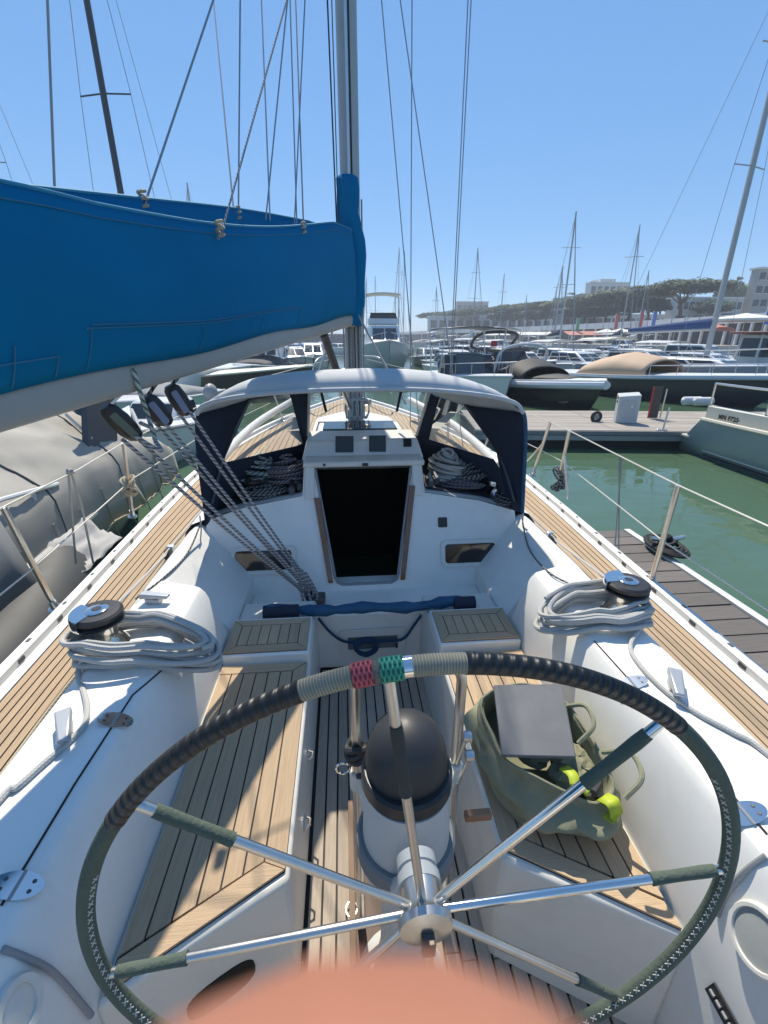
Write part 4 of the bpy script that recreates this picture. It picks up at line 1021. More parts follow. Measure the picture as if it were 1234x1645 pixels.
c1 = block(196, 680, CHG, .15); c2 = block(253, 660, CHB); c3 = block(288, 643, CHB)
ends = [car + V(-.03,-.02,.06), car + V(-.015,-.025,.06), car + V(.0,-.02,.065), car + V(.012,-.015,.06), car + V(.02,0,.06), car + V(.028,.01,.06)]
starts = [c1 + V(.0,-.02,-.05), c1 + V(.03,.01,-.045), c2 + V(-.025,0,-.03), c2 + V(.02,.0,-.045), c3 + V(-.02,0,-.03), c3 + V(.025,.0,-.03)]
for a, b in zip(starts, ends):
    mid = lerp(a, b, .5) + V(0,0,-.012); MB().tube(spline([a, mid, b], 8), .0068, 8).build('sheet_part', ROPEG, MSH)
top = bpt(c2.y + .03) + V(.03,0,-.02); 
MB().tube(spline([on_boom_plane(214, 592, .05), on_boom_plane(225, 630, .05), on_boom_plane(238, 668, .03), on_boom_plane(252, 715, .02)], 6), .008, 8).build('becket_strop', ROPEGR, MSH)
MB().tube(spline([c1 + V(.03,0,-.04), c1 + V(.10,.02,-.10), on_boom_plane(248,705,.02), on_boom_plane(246, 690, .0), c1 + V(.06,.0,.0)], 6), .0068, 8).build('slack_bight', ROPEG, MSH)
e = car + V(-.02,-.05,.0)
MB().tube(spline([car + V(-.05,-.03,.12), e + V(-.01,0,.03), e + V(.0,-.03,-.05), e + V(.035,-.02,-.03), car + V(.0,-.03,.09)], 8), .0075, 8).build('hanging_bight', ROPEG, MSH)
mb = MB()
for k in range(5):
    a = car + V(-.05+.02*k, -.03, .20-.02*k); mb.tube(spline([a + V(-.04,.01,.06), a + V(.0,-.02,.0), a + V(.02,-.01,-.08), a + V(.0,.0,-.12)], 5), .0068, 7)
mb.build('sheet_tail_hank', ROPEG, MSH)

# ------------------------------------------------------------------ standing and running rigging
def to_mast(bot, pxt, name, label, m, r, grp):
    n = (bot - CAM).cross(ray(*pxt)); base = V(MX, MY, 0)
    z = (CAM - base).dot(n) / n.z if abs(n.z) > 1e-6 else 7
    if not (3.5 < z < 14):
        d = ray(*pxt); p = CAM + d * (4.2 / d.y); end = bot + (p - bot) * 1.7
    else: end = V(MX, MY, z)
    return tag(MB().tube([bot, end], r, 6).build(name, m), label, 'rigging line', grp)
lz = [(.13*-1, 232, 326, 343, 0, 'lazy jack line tied to the far cover edge with a knot, leftmost of the lines'),
      (-.13, 376, 340, 343, 0, 'dark lazy jack line down to the far cover edge, steepest of the left pair'),
      (-.13, 383, 345, 386, 0, 'vertical lazy jack line ending at the far cover edge'),
      (.13, 355, 373, 461, 0, 'lazy jack line slanting down to a knot on the near cover edge'),
      (-.10, 434, 350, 420, 0, 'thin line right of centre of the cover, leaning slightly left going up'),
      (-.10, 427, 349, 462, 0, 'thin dark line crossing others above the cover, leaning right going up'),
      (-.08, 477, 357, 466, 0, 'thin line above the forward end of the cover, leaning left going up'),
      (-.08, 473, 356, 490, 0, 'thin line above the forward end of the cover, leaning right going up'),
      (.10, 488, 368, 475, 0, 'line with a toggle at the near cover edge close to the mast')]
for off, u, v, ut, vt, lab in lz:
    bot = on_boom_plane(u, v + 4, off); to_mast(bot, (ut, vt), 'lazy_jack', lab, ROPEG if off > 0 else WIRES, .0045, 'lazy jacks above the sail cover')
    if u in (232, 355, 383, 488):
        tag(MB().tube([bot + V(.012*math.cos(a), .012*math.sin(a*1.1), .004*a) for a in frange(-3, 12, 40)], .006, 6).build('line_knot', ROPEC), {232: 'knot on the leftmost lazy jack at the cover edge', 355: 'knot of the lazy jack at the near cover edge', 383: 'knot at the foot of the vertical lazy jack', 488: 'toggle knot at the cover edge close to the mast'}[u], 'knot')
for x, u0, u1, lab in ((-.10, 526, 541, 'black halyard close along the port side of the mast'), (-.085, 533, 544, 'thin halyard between the black halyard and the mast')):
    a = oy(u1, 360, 4.22); b = oy(u0, 0, 4.22); tag(MB().tube([a, a + (b - a) * 2.4], .006 if x < -.09 else .004, 6).build('halyard', BLACKR), lab, 'rigging line')
def shroud(uT, uB, vB, y, lab, r=.0045):
    t = oy(uT, 0, y); b = oy(uB, vB, y)
    dz = (b.z - .75) ; d = (b - t) / (t.z - b.z); foot = b + d * dz; top = t - d * 2.8
    tag(MB().tube([foot, top], r, 6).build('shroud', WIRES), lab, 'rigging line', 'starboard shrouds of the yacht')
shroud(613, 657, 500, 4.45, 'steel shroud nearest the mast on its starboard side, leaning in going up')
shroud(662, 660, 500, 4.40, 'vertical steel shroud on the starboard side of the mast')
shroud(643, 712, 490, 4.35, 'steel shroud leaning from right of the hood up towards the mast')
shroud(752, 728, 500, 4.50, 'steel shroud on the starboard side leaning outward going up')
shroud(757, 731, 500, 4.56, 'outermost steel shroud on the starboard side, close to a parallel one')
for u0, v0, u1, v1, lab in ((575, 505, 626, 600, 'white line from the mast down to starboard above the hood'), (543, 505, 515, 590, 'white line from the boom end down to port above the hood')):
    a, b = oy(u0, v0, 4.2), oy(u1, v1, 3.9); tag(MB().tube([a, b + (b - a)*.5], .009, 6).build('preventer_line', ROPEW), lab, 'rigging line')

# ================================================================== SPRAY HOOD
SH = thing('spray_hood', (0, 2.6, .9), 'spray hood with light grey top, navy canvas sides and clear windows over the companionway', 'spray hood')
arch = [V(-.885,2.36,.79), V(-.878,2.36,1.10), V(-.868,2.355,1.30), V(-.845,2.355,1.40), V(-.79,2.35,1.448), V(-.62,2.35,1.485), V(-.32,2.35,1.508), V(0,2.35,1.514), V(.32,2.35,1.508), V(.62,2.35,1.48), V(.79,2.35,1.44), V(.85,2.355,1.385), V(.875,2.355,1.28), V(.893,2.36,1.08), V(.912,2.36,.81)]
top_aft = spline(arch[3:12], 4)
LTL, LTR, LBR, LBL = oy(403,642,2.72), oy(466,633,2.95), oy(487,714,3.02), oy(357,744,2.62)
CTL, CTR, CBR, CBL = oy(497,629,3.02), oy(690,629,3.02), oy(669,699,3.10), oy(495,699,3.10)
RTL, RTR, RR, RBR, RBL = oy(705,638,2.95), oy(746,652,2.76), oy(797,722,2.62), oy(794,738,2.62), oy(689,706,3.02)
def resample(pts, n):
    L = [0]
    for a, b in zip(pts[:-1], pts[1:]): L.append(L[-1] + (b - a).length)
    out = []
    for i in range(n + 1):
        d = L[-1] * i / n; k = 0
        while k < len(L) - 2 and L[k+1] < d: k += 1
        out.append(lerp(pts[k], pts[k+1], (d - L[k]) / max(1e-6, L[k+1] - L[k])))
    return out
up = V(0,0,.012)
front = resample([V(-.80,2.50,1.36), LTL + up, LTR + up, CTL + up, V(.06,3.03,CTL.z+.03), CTR + up, RTL + up, RTR + up, V(.815,2.50,1.35)], 32)
aft = resample(top_aft, 32)
rows = []
for t in frange(0, 1, 8):
    row = []
    for i in range(33):
        a, b = aft[i], front[i]; e = 1 - abs(i/16 - 1) ** 4
        p = lerp(a, b, t); p.z += .105 * math.sin(math.pi * t ** .72) * e
        p.z += noise.noise(V(p.x*5, p.y*7, 1)) * .006 * math.sin(math.pi*t)
        row.append(p)
    rows.append(row)
canopy = fixn(MB().grid(rows).build('canopy', CANL, SH, ang=180, solid=.004))
MB().tube(top_aft, .012, 8).build('aft_hem', CANL, canopy)
WIN = clear('clear_vinyl', (.93,.95,.95), haze=.07, hcol=(.75,.8,.85))
def pane(pts, name='window'):
    return MB().add(pts, [list(range(len(pts)))]).build(name, WIN, SH, flat=True)
pane([LTL, LTR, LBR, LBL]); pane([CTL, CTR, CBR, CBL]); pane([RTL, RTR, RR, RBR, RBL])
def quad(rows, name, m=NAVY): return fixn(MB().grid(rows).build(name, m, SH, ang=180, solid=.004))
def wob(p, a=.006): return p + V(noise.noise(p*6)*a, noise.noise(p*6+V(3,1,0))*a, noise.noise(p*6+V(0,7,2))*a)
def patch(a, b, n=8, name='side_panel'):
    A = resample(a, 10); Bb = resample(b, 10)
    return quad([[wob(lerp(A[j], Bb[j], i/n), .012*math.sin(math.pi*i/n)) for j in range(11)] for i in range(n+1)], name)
patch([V(-.885,2.36,.79), V(-.878,2.36,1.10), V(-.868,2.355,1.30), V(-.845,2.355,1.40)], [V(-.90,2.52,.775), LBL + V(-.03,-.03,-.05), LBL, LTL])
patch([V(.912,2.36,.81), V(.893,2.36,1.08), V(.875,2.355,1.28), V(.85,2.355,1.385)], [V(.905,2.52,.775), RBR + V(.03,-.03,-.05), RR, RTR])
patch([V(-.845,2.355,1.40), V(-.80,2.50,1.365)], [LTL + V(0,0,.0), LTL + up], 4, 'corner_panel'); patch([V(.85,2.355,1.385), V(.815,2.50,1.355)], [RTR, RTR + up], 4, 'corner_panel')
patch([LTR, LBR], [CTL, CBL], 3, 'window_pillar'); patch([CTR, CBR], [RTL, RBL], 3, 'window_pillar')
def onroof(p, dx=0, dy=0):
    x, y = p.x + dx, p.y + dy; return V(x, y, roof_z(min(abs(x), .93), max(2.6, y)) + .004)
patch([LBL + V(-.03,-.03,-.05), LBL, LBR, CBL], [V(-.90,2.52,.775), onroof(LBL,-.05,.04), onroof(LBR,-.02,.06), onroof(CBL, 0, .05)], 5, 'skirt')
patch([CBL, (CBL+CBR)/2, CBR], [onroof(CBL,0,.05), onroof((CBL+CBR)/2,0,.05), onroof(CBR,0,.05)], 3, 'skirt')
patch([RBR + V(.03,-.03,-.05), RBR, RBL, CBR], [V(.905,2.52,.775), onroof(RBR,.05,.04), onroof(RBL,.02,.06), onroof(CBR,0,.05)], 5, 'skirt')
for a, b in ((CTL, CBL), (CTR, CBR)): MB().tube([a + V(0,-.012,0), b + V(0,-.012,0)], .010, 8).build('frame_tube', mat('frame_white', (.55,.57,.58), .4), SH)
for a, b in ((oy(516,628,3.0), oy(524,660,3.05)), (oy(644,628,3.0), oy(637,660,3.05))): MB().tube([a + V(0,-.02,0), b + V(0,-.02,0)], .009, 8).build('window_strap', NAVY, SH)
for s, A_ in ((-1, [LTL + V(-.004,-.01,0), lerp(LTL, LBL, .5) + V(-.01,-.015,0), LBL + V(-.0,-.012,0), lerp(LBL, V(-.885,2.4,.80), .7)]), (1, [RTR + V(.004,-.01,0), lerp(RTR, RR, .5) + V(.012,-.015,.02), RR + V(.01,-.012,0), V(.885,2.42,.86)])):
    MB().tube(spline(A_, 5), .009, 8).build('hood_bow', mat('bow_grey', (.10,.11,.125), .4, .4), SH)
MB().tube(spline(arch[10:], 4), .011, 8).build('edge_piping', BLUED, SH)

# ================================================================== PONTOONS
WOODP = mat('pontoon_wood', (.36,.32,.28), .85, var=.12, vscale=3, stretch=(30,2,30), rnd=.12, dirt=.2, dcol=(.25,.22,.19))
WOODD = mat('finger_wood_dark', (.14,.125,.115), .8, var=.2, vscale=3, stretch=(2,30,30), rnd=.18)
FLOAT = mat('pontoon_float', (.03,.034,.035), .7, var=.2, vscale=2)
CONC = mat('concrete', (.36,.35,.33), .9, var=.08, vscale=2, dirt=.3, dcol=(.24,.23,.21), dscale=1.5)
PT = thing('main_pontoon', (9, 10.4, WATER), 'weathered timber pontoon with grey steel edge crossing ahead on the right', 'pontoon')
pa, pb = V(2.55, 8.95, 0), V(16.5, 7.1, 0)
pd = (pb - pa).normalized(); pn = V(-pd.y, pd.x, 0); LEN = (pb - pa).length; PWID = 2.7
def pp(s, t, z): return pa + pd*s + pn*t + V(0,0,z)
def pbox(s0, s1, t0, t1, z0, z1): return MB().hexa([pp(s0,t0,z0),pp(s1,t0,z0),pp(s1,t1,z0),pp(s0,t1,z0),pp(s0,t0,z1),pp(s1,t0,z1),pp(s1,t1,z1),pp(s0,t1,z1)])
pbox(0, LEN, .12, PWID-.12, -.75, -.10).build('float', FLOAT, PT)
pbox(0, LEN, 0, PWID, -.10, .020).build('deck_frame', FLOAT, PT)
pbox(-.02, LEN, -.07, -.001, -.15, -.055).build('lower_rail', mat('galvanised', (.33,.34,.34), .5, .5, var=.1, vscale=5), PT)
pbox(-.02, LEN, -.05, -.001, -.045, .035).build('edge_rail', mat('edge_rail_grey', (.22,.225,.22), .6, .2, var=.1), PT)
n = int(PWID / .135)
for k in range(n):
    t0 = .006 + k * (PWID / n)
    for j in range(5):
        s0 = j * LEN / 5; pbox(s0 + .006, s0 + LEN/5 - .006, t0, t0 + PWID/n - .014, .021, .045 + random.uniform(-.003, .003)).build('plank', WOODP, PT)
def pix_on_pont(u, v): return oz(u, v, .047)
# power pedestal on the pontoon
q = pix_on_pont(1003, 678); CB = thing('service_cabinet', q, 'pale grey service cabinet with sloping top standing on the pontoon', 'cabinet')
rz = Matrix.Rotation(R(-22), 3, 'Z')
def lb(c, pts): return [c + rz @ V(*p) for p in pts]
w2, d2, h2 = .21, .16, .62
fixn(MB().add(lb(q, [(-w2,-d2,0),(w2,-d2,0),(w2,d2,0),(-w2,d2,0),(-w2,-d2,h2-.06),(w2,-d2,h2-.02),(w2,d2,h2+.02),(-w2,d2,h2-.02)]), [(3,2,1,0),(4,5,6,7),(0,1,5,4),(1,2,6,5),(2,3,7,6),(3,0,4,7)]).build('body', mat('cabinet_grey', (.50,.52,.52), .5, var=.04), CB, bev=.01))
fixn(MB().prism(lb(q, [(-.15,-d2-.002,.10),(.15,-d2-.002,.10),(.15,-d2-.002,.5),(-.15,-d2-.002,.47)]), rz @ V(0,-.006,0)).build('door', mat('cabinet_grey2', (.44,.46,.47), .5), CB))
MB().lathe([(.02,0),(.018,.012)], q + rz @ V(.06,-d2-.008,.36), rz @ V(0,-1,0), 10).build('lamp', mat('lamp_white', (.85,.85,.85), .2), CB)
for k, z in enumerate((.52,.44)):
    MB().obox(q + rz @ V(-w2-.004,0,z), .008, .12, .04, rz).build('notice', BLACK, CB)
q = pix_on_pont(957, 677); t = thing('tyre_fender', q, 'small black wheel lying on the pontoon beside the cabinet', 'wheel')
MB().tube([q + V(.10*math.cos(a), 0, .10 + .10*math.sin(a)) for a in frange(0, 2*math.pi, 20)][:-1], .035, 8, closed=True).build('tyre', BLACKR, t); MB().lathe([(.06,-.02),(.06,.02)], q + V(0,0,.10), (0,1,0), 14).build('disc', GREY, t)
q = pix_on_pont(1048, 672); t = thing('notice_board', q, 'tall narrow dark panel with red edge beside a steel post on the pontoon', 'panel')
MB().obox(q + V(0,0,.36), .22, .03, .70).build('panel', mat('panel_dark', (.05,.04,.04), .5), t); MB().obox(q + V(-.115,0,.36), .012, .034, .70).build('red_edge', mat('red_paint', (.45,.03,.03), .5), t)
MB().tube([q + V(.17,-.02,-.02), q + V(.19,-.02,.66)], .016, 8).build('post', STEEL, t)
q = pix_on_pont(1060, 690); t = thing('mooring_bracket', q, 'steel mooring bracket bolted to the pontoon edge below the dark panel', 'bracket')
MB().obox(q + V(0,-.06,-.05), .22, .06, .14).build('plate', ALU, t, bev=.01); MB().tube([q + V(.0,-.08,-.1), q + V(.05,-.07,.45)], .018, 8).build('post', STEEL, t)
for u, v, lab in ((905, 650, 'black mooring cleat at the far pontoon edge below the black runabout'),):
    q = pix_on_pont(u, v); t = thing('mooring_cleat', q, lab, 'cleat'); MB().tube([q + V(-.13,0,.07), q + V(-.07,0,.06), q + V(.07,0,.06), q + V(.13,0,.07)], .02, 8).build('horn', BLACK, t); MB().obox(q + V(0,0,.03), .09, .05, .06).build('foot', BLACK, t)
# coiled white fenders on the pontoon's right end
for k, (u, v) in enumerate(((1110, 651), (1128, 652))):
    q = pix_on_pont(u, v); t = thing('fender_on_pontoon', q, ['short white inflated fender lying on the pontoon, left of two', 'short grey white fender lying on the pontoon, right of two'][k], 'fender')
    MB().tube([q + V(-.30,0,.12), q + V(-.24,0,.12), q + V(.24,0,.12), q + V(.30,0,.12)], [.03,.115,.115,.03], 12).build('body', mat('fender_white', (.62,.62,.62), .5, dirt=.3), t)
# finger pontoon on the starboard side
FP = thing('finger_pontoon', (2.2, 3, WATER), 'narrow finger pontoon of dark boards along the starboard side of the yacht', 'pontoon')
MB().box(1.72, 2.60, -3, 3.75, -.55, -.06).build('float', FLOAT, FP)
for x0 in (1.70, 2.57): MB().box(x0, x0 + .06, -3, 3.8, -.10, .03).build('edge_beam', mat('edge_white', (.62,.62,.60), .6, dirt=.4, dcol=(.4,.4,.38)), FP)
y = -2.98
while y < 3.7:
    MB().box(1.762, 2.568, y, y + .152, -.03, .012 + random.uniform(-.003,.003)).build('board', WOODD, FP); y += .166
q = oz(1068, 885, .02); t = thing('mooring_line_heap', q, 'black mooring rope heaped round a steel cleat on the finger pontoon', 'mooring rope')
rnd = random.Random(3); pts = []
for i in range(160):
    th = i*.55; k = .5 + .5*math.sin(i*.13); pts.append(q + V(.13*k*math.cos(th), .22*k*math.sin(th), .02 + .10*(1-k)*abs(math.sin(i*.37)) + .03))
MB().tube(spline(pts, 2), .016, 6).build('rope', mat('rope_black', (.018,.018,.02), .8), t); MB().tube([q + V(-.14,.02,.12), q + V(.0,.0,.10), q + V(.15,.0,.13)], .02, 8).build('cleat_horn', STEEL, t)
for k, (a, b) in enumerate((((1025, 755), (1020, 860)), ((1030, 757), (1012, 850)))):
    p0, p1 = oz(*a, 1.0), oz(b[0], b[1], .2); p0 = lerp(G1t, R1t, .60); p1 = V(p0.x + .12 + .06*k, p0.y - .02, .05)
    tag(MB().tube([p0 + V(0,.02*k,0), p1], .004, 6).build('fender_line', GREY), ['dark fender line hanging from the starboard lifeline, upper of the crossing pair', 'dark fender line hanging from the starboard lifeline, crossing its neighbour'][k], 'rope')
# ropes hung on the gate stanchions
for pth, lab, m, rr in ((G1b, 'tangle of grey and brown rope tied at the foot of the starboard gate stanchion', ROPEK, .09), (L2b, 'coil of tan rope hung on the port gate stanchion', ROPEC, .07)):
    base = lerp(pth, G1t if pth is G1b else L2t, .18 if pth is G1b else .42); pts = []
    for i in range(120): th = i*.42; pts.append(base + V(rr*.5*math.cos(th)*(.6+.4*math.sin(i*.09)), rr*math.sin(th)*(.7+.3*math.cos(i*.07)), rr*.9*math.sin(th*.5+i*.011)))
    tag(MB().tube(spline(pts, 2), .008, 6).build('hung_rope', m), lab, 'rope')

# ================================================================== BOATS
GL = glassdark('boat_glass', (.02,.028,.035))
BW = mat('boat_white', (.66,.67,.67), .3, var=.03); BC = mat('boat_cream', (.60,.57,.48), .5, var=.05, dirt=.2)
BK = mat('hull_black', (.02,.022,.026), .2, coat=.3); BN = mat('hull_navy', (.022,.028,.042), .22, coat=.3)
def hull_pts(L, Bm, fb, rake, flare=.86):
    def sec(t):
        b = Bm/2 * (1 - max(0, (t - .42) / .58) ** 2.3) * (.90 + .10*min(1, t/.3)); b = max(b, .015)
        z = fb * (.86 + .36*t*t); y = L * (t - .5); k = max(0, (t - .6) / .4)
        return b, z, y, k
    return sec
def mkboat(L, Bm, fb, hm, rake=.10, stripe=None, deck=None, scoop=0):
    """hull, deck and rubbing strake at the origin, bow towards +Y"""
    e = bpy.data.objects.new('boat', None); COL.objects.link(e)
    sec = hull_pts(L, Bm, fb, rake); rows = []; T = [i/18 for i in range(19)]
    for t in T:
        b, z, y, k = sec(t); ry = rake * L * k * k
        half = [(b, y + ry, z), (b*.97, y + ry*.8, z*.72), (b*.90, y + ry*.45, z*.32), (b*.80, y + ry*.1, 0), (b*.6*(1-k*.5), y - ry*.3, -.18), (0, y - ry*.5, -.30)]
        if t == 0 and scoop: half = [(p[0], p[1] - scoop*(1 - max(0, p[2])/z), p[2]) for p in half]
        rows.append([V(*p) for p in half] + [V(-p[0], p[1], p[2]) for p in half[-2::-1]])
    m = MB().grid(rows); m.add(rows[0], [list(range(len(rows[0])))])
    fixn(m.build('hull', hm, e, ang=50))
    rows = []
    for t in T:
        b, z, y, k = sec(t); ry = rake*L*k*k; b2 = max(.0, b - .05)
        rows.append([V(b2, y+ry, z), V(b2*.5, y+ry, z+.05), V(0, y+ry, z+.07), V(-b2*.5, y+ry, z+.05), V(-b2, y+ry, z)])
    fixn(MB().grid(rows).build('deck', deck or BW, e))
    for s in (1, -1):
        pts = []
        for t in T: b, z, y, k = sec(t); pts.append(V(s*(b + .005), y + rake*L*k*k, z - .01))
        MB().tube(pts, .035, 6).build('rubbing_strake', stripe or BW, e)
    e['sec'] = 0
    del e['sec']
    return e, sec
def cabin(e, sec, t0, t1, h, wk=.72, m=None, glass=True, front=.35, back=.08, name='cabin', win=.55):
    b0, z0, y0, _ = sec(t0); b1, z1, y1, _ = sec(t1); zb = min(z0, z1) - .02; L = y1 - y0; bw0 = b0*wk; bw1 = min(b0, b1)*wk
    lo = [V(-bw0,y0,zb),V(bw0,y0,zb),V(bw1,y1,zb),V(-bw1,y1,zb)]
    hi = [V(-bw0*.88,y0+L*back,zb+h),V(bw0*.88,y0+L*back,zb+h),V(bw1*.84,y1-L*front,zb+h*.95),V(-bw1*.84,y1-L*front,zb+h*.95)]
    c = fixn(MB().hexa(lo + hi).build(name, m or BW, e, bev=.05))
    if glass:
        def onf(a, b, c_, d, u0, u1, v0, v1, off):
            f = lambda u, v: lerp(lerp(a, b, u), lerp(d, c_, u), v)
            nn = (b - a).cross(d - a).normalized(); q = [f(u0,v0), f(u1,v0), f(u1,v1), f(u0,v1)]
            ce = sum(q, V(0,0,0))/4 - sum(lo + hi, V(0,0,0))/8
            if nn.dot(ce) < 0: nn = -nn
            fixn(MB().prism([p + nn*off for p in q], nn*.008).build('window', GL, c))
        v0, v1 = 1 - win - .12, .88
        for k in range(2): onf(lo[2], lo[3], hi[3], hi[2], .06 + k*.46, .48 + k*.46, v0, v1, .004)
        nS = 2 if L < 2 else 3
        for k in range(nS):
            onf(lo[1], lo[2], hi[2], hi[1], .05 + k*.9/nS, .05 + (k+.88)*.9/nS, v0, v1, .004); onf(lo[0], lo[3], hi[3], hi[0], .05 + k*.9/nS, .05 + (k+.88)*.9/nS, v0, v1, .004)
        onf(lo[0], lo[1], hi[1], hi[0], .2, .8, v0, v1, .004)
    return c
def dome(e, sec, t0, t1, h, m, wk=.92, name='cover', peak=.45, seed=0, ex=.55):
    rows = []
    for i, t in enumerate(frange(t0, t1, 16)):
        b, z, y, k = sec(t); f = (t - t0) / (t1 - t0); hh = h * (max(0, 1 - abs(f - peak)/max(peak, 1-peak)) ** ex) + .03
        rows.append([V(b*wk*math.cos(a), y, z + hh*max(0, math.sin(a))**.8 + .015*noise.noise(V(y*2+seed, a*2, 0))) for a in frange(0, math.pi, 14)])
    return fixn(MB().grid(rows).build(name, m, e, ang=60, solid=.01))
def bimini(e, sec, t0, t1, zt, m, posts=STEEL, wk=.85, sag=.1, name='bimini'):
    b, z, y0, _ = sec(t0); _, _, y1, _ = sec(t1); w = b*wk; rows = []
    for f in frange(0, 1, 6):
        rows.append([V(w*x, lerp(y0, y1, f), zt - sag*x*x*1.2 - .06*abs(f-.5)) for x in frange(-1, 1, 8)])
    o = fixn(MB().grid(rows).build(name, m, e, ang=60, solid=.03))
    for s in (1, -1):
        for f in (.04, .96):
            MB().tube([V(s*w, lerp(y0,y1,f), zt - sag*1.2), V(s*b*.92, lerp(y0,y1,.5 + (f-.5)*.5), z)], .022, 6).build('post', posts, e)
    return o
def rail(e, sec, t0, t1, h=.5):
    for s in (1, -1):
        pts = []
        for t in frange(t0, t1, 10): b, z, y, k = sec(t); pts.append(V(s*b*.93, y + .1*L_R*k*k, z + h))
        MB().tube(pts, .014, 6).build('bow_rail', STEEL, e)
        for i in (0, 3, 6, 9): MB().tube([pts[i], pts[i] - V(0,0,h)], .011, 6).build('rail_post', STEEL, e)
L_R = 6
def windscreen(e, sec, t, h, m=GL, wk=.8):
    b, z, y, _ = sec(t); w = b*wk
    for s in (1, -1):
        q = [V(0,y,z), V(s*w,y-.25,z), V(s*w*.95,y-.55,z+h), V(0,y-.35,z+h)]; fixn(MB().prism(q, V(0,-.012,0)).build('windscreen', m, e))
        q = [V(s*w,y-.25,z), V(s*w*1.03,y-1.1,z), V(s*w*.97,y-1.1,z+h*.8), V(s*w*.95,y-.55,z+h)]; fixn(MB().prism(q, V(-s*.012,0,0)).build('windscreen', m, e))
    MB().tube([V(-w*.95,y-.55,z+h), V(0,y-.35,z+h), V(w*.95,y-.55,z+h)], .02, 6).build('windscreen_frame', ALU, e)
def outboard(e, sec, m=BLACK, x=0):
    b, z, y, _ = sec(0); MB().ball((x, y-.30, z+.30), .16, .26, .24, 12, 8).tube([V(x,y-.28,z+.15), V(x,y-.28,-.2)], .08, 8).build('outboard_engine', m, e)
def mastset(e, y, zb, H, m=None, r=.06, boom=None, bm=None, spr=True, Lb=3.2, fore=3.6, bw=1.3):
    m = m or ALUP
    MB().tube([V(0,y,zb), V(0,y,H)], [r, r*.75], 8).build('mast', m, e)
    if spr:
        for f in (.5, .76):
            MB().tube([V(-bw*.55,y-.1,zb+(H-zb)*f), V(0,y,zb+(H-zb)*f), V(bw*.55,y-.1,zb+(H-zb)*f)], .022, 6).build('spreader', m, e)
    for s in (1, -1): MB().tube([V(s*bw,y-.2,zb-.3), V(s*bw*.55,y-.1,zb+(H-zb)*.5), V(0,y,H-.3)], .009, 5).build('shroud', WIRES, e)
    MB().tube([V(0,y+fore,zb-.2), V(0,y,H-.2)], .03 if boom else .01, 6).build('forestay', WIRES if not boom else GREY, e)
    MB().tube([V(0,y-Lb-1.2,zb-.2), V(0,y,H-.1)], .008, 5).build('backstay', WIRES, e)
    if boom:
        o = MB().tube([V(0,y-.1,zb+1.0), V(0,y-Lb,zb+.92)], .06, 8).build('boom', ALUP, e)
        rows = []
        for f in frange(0, 1, 8):
            hh = lerp(.42, .16, f); c = V(0, lerp(y-.05, y-Lb+.1, f), zb+1.02-.06*f)
            rows.append([c + V(.12*math.cos(a)*(1-.3*f), 0, hh*.5+hh*.5*math.sin(a)) for a in frange(0, 2*math.pi, 10)[:-1]])
        fixn(MB().grid(rows, closed=True, cap=True).build('sail_cover', bm, e))
def put(e, x, y, rz, name, label, cat='boat', group=None):
    e.name = name; e.location = (x, y, WATER); e.rotation_euler = (0, 0, R(rz)); tag(e, label, cat, group); return e

# right neighbour, stern towards the pontoon
TEAL = mat('hull_teal_grey', (.30,.36,.37), .3, coat=.2, dirt=.1, dcol=(.12,.16,.16))
e, sec = mkboat(8.2, 2.7, .86, TEAL, .06, stripe=BC, deck=BC, scoop=.75)
for s in (1, -1):
    for k, zz in enumerate((.05, .13)):
        pts = []
        for t in frange(.0, .9, 14): b, z, y, kk = sec(t); pts.append(V(s*(b*lerp(.80,.90,zz/(z*.32)) + .012), y, zz))
        MB().tube(pts, .014, 5).build('waterline_stripe', BC if k else BK, e)
b, z, y, _ = sec(0)
MB().box(-1.15, 1.15, y-1.05, y-.3, .30, .36).build('swim_platform', BC, e, bev=.02)
c = []
for s in (1, -1):
    rows = []
    for t in frange(0, .75, 10): bb, zz, yy, kk = sec(t); rows.append([V(s*(bb-.06), yy, zz-.02), V(s*(bb-.06), yy, zz+.22), V(s*(bb-.14), yy, zz+.24), V(s*(bb-.14), yy, zz)])
    bw = fixn(MB().grid(rows, closed=True, cap=True).build('bulwark', BC, e)); c.append(bw)
    pts = [V(s*(sec(t)[0]-.10), sec(t)[2], sec(t)[1] + .62) for t in frange(.0, .6, 8)]; MB().tube(pts, .02, 6).build('hand_rail', STEEL, e)
    for i in (0, 2, 4, 6): MB().tube([pts[i], pts[i] - V(0,0,.4)], .018, 6).build('rail_post', STEEL, e)
cabin(e, sec, .30, .72, 1.25, .8, BC)
put(e, 7.72, 3.75, 180, 'moored_launch', 'teal grey hulled launch with cream deck and registration number, at the right edge', 'boat')
tx = bpy.data.curves.new('registration_number', 'FONT'); tx.body = 'MN F72547'; tx.size = .105; tx.extrude = .002; tx.offset = .004; tx.space_character = 1.1; tx.align_x = 'CENTER'
to = bpy.data.objects.new('registration_number', tx); COL.objects.link(to); tx.materials.append(BLACK)
dg = bpy.context.evaluated_depsgraph_get(); me = bpy.data.meshes.new_from_object(to.evaluated_get(dg)); bpy.data.objects.remove(to)
to = bpy.data.objects.new('registration_number', me); COL.objects.link(to); to.parent = c[0]
bb, zz, yy, kk = sec(.075); to.location = (bb - .052, yy, zz + .05); to.rotation_euler = (R(90), 0, R(90))

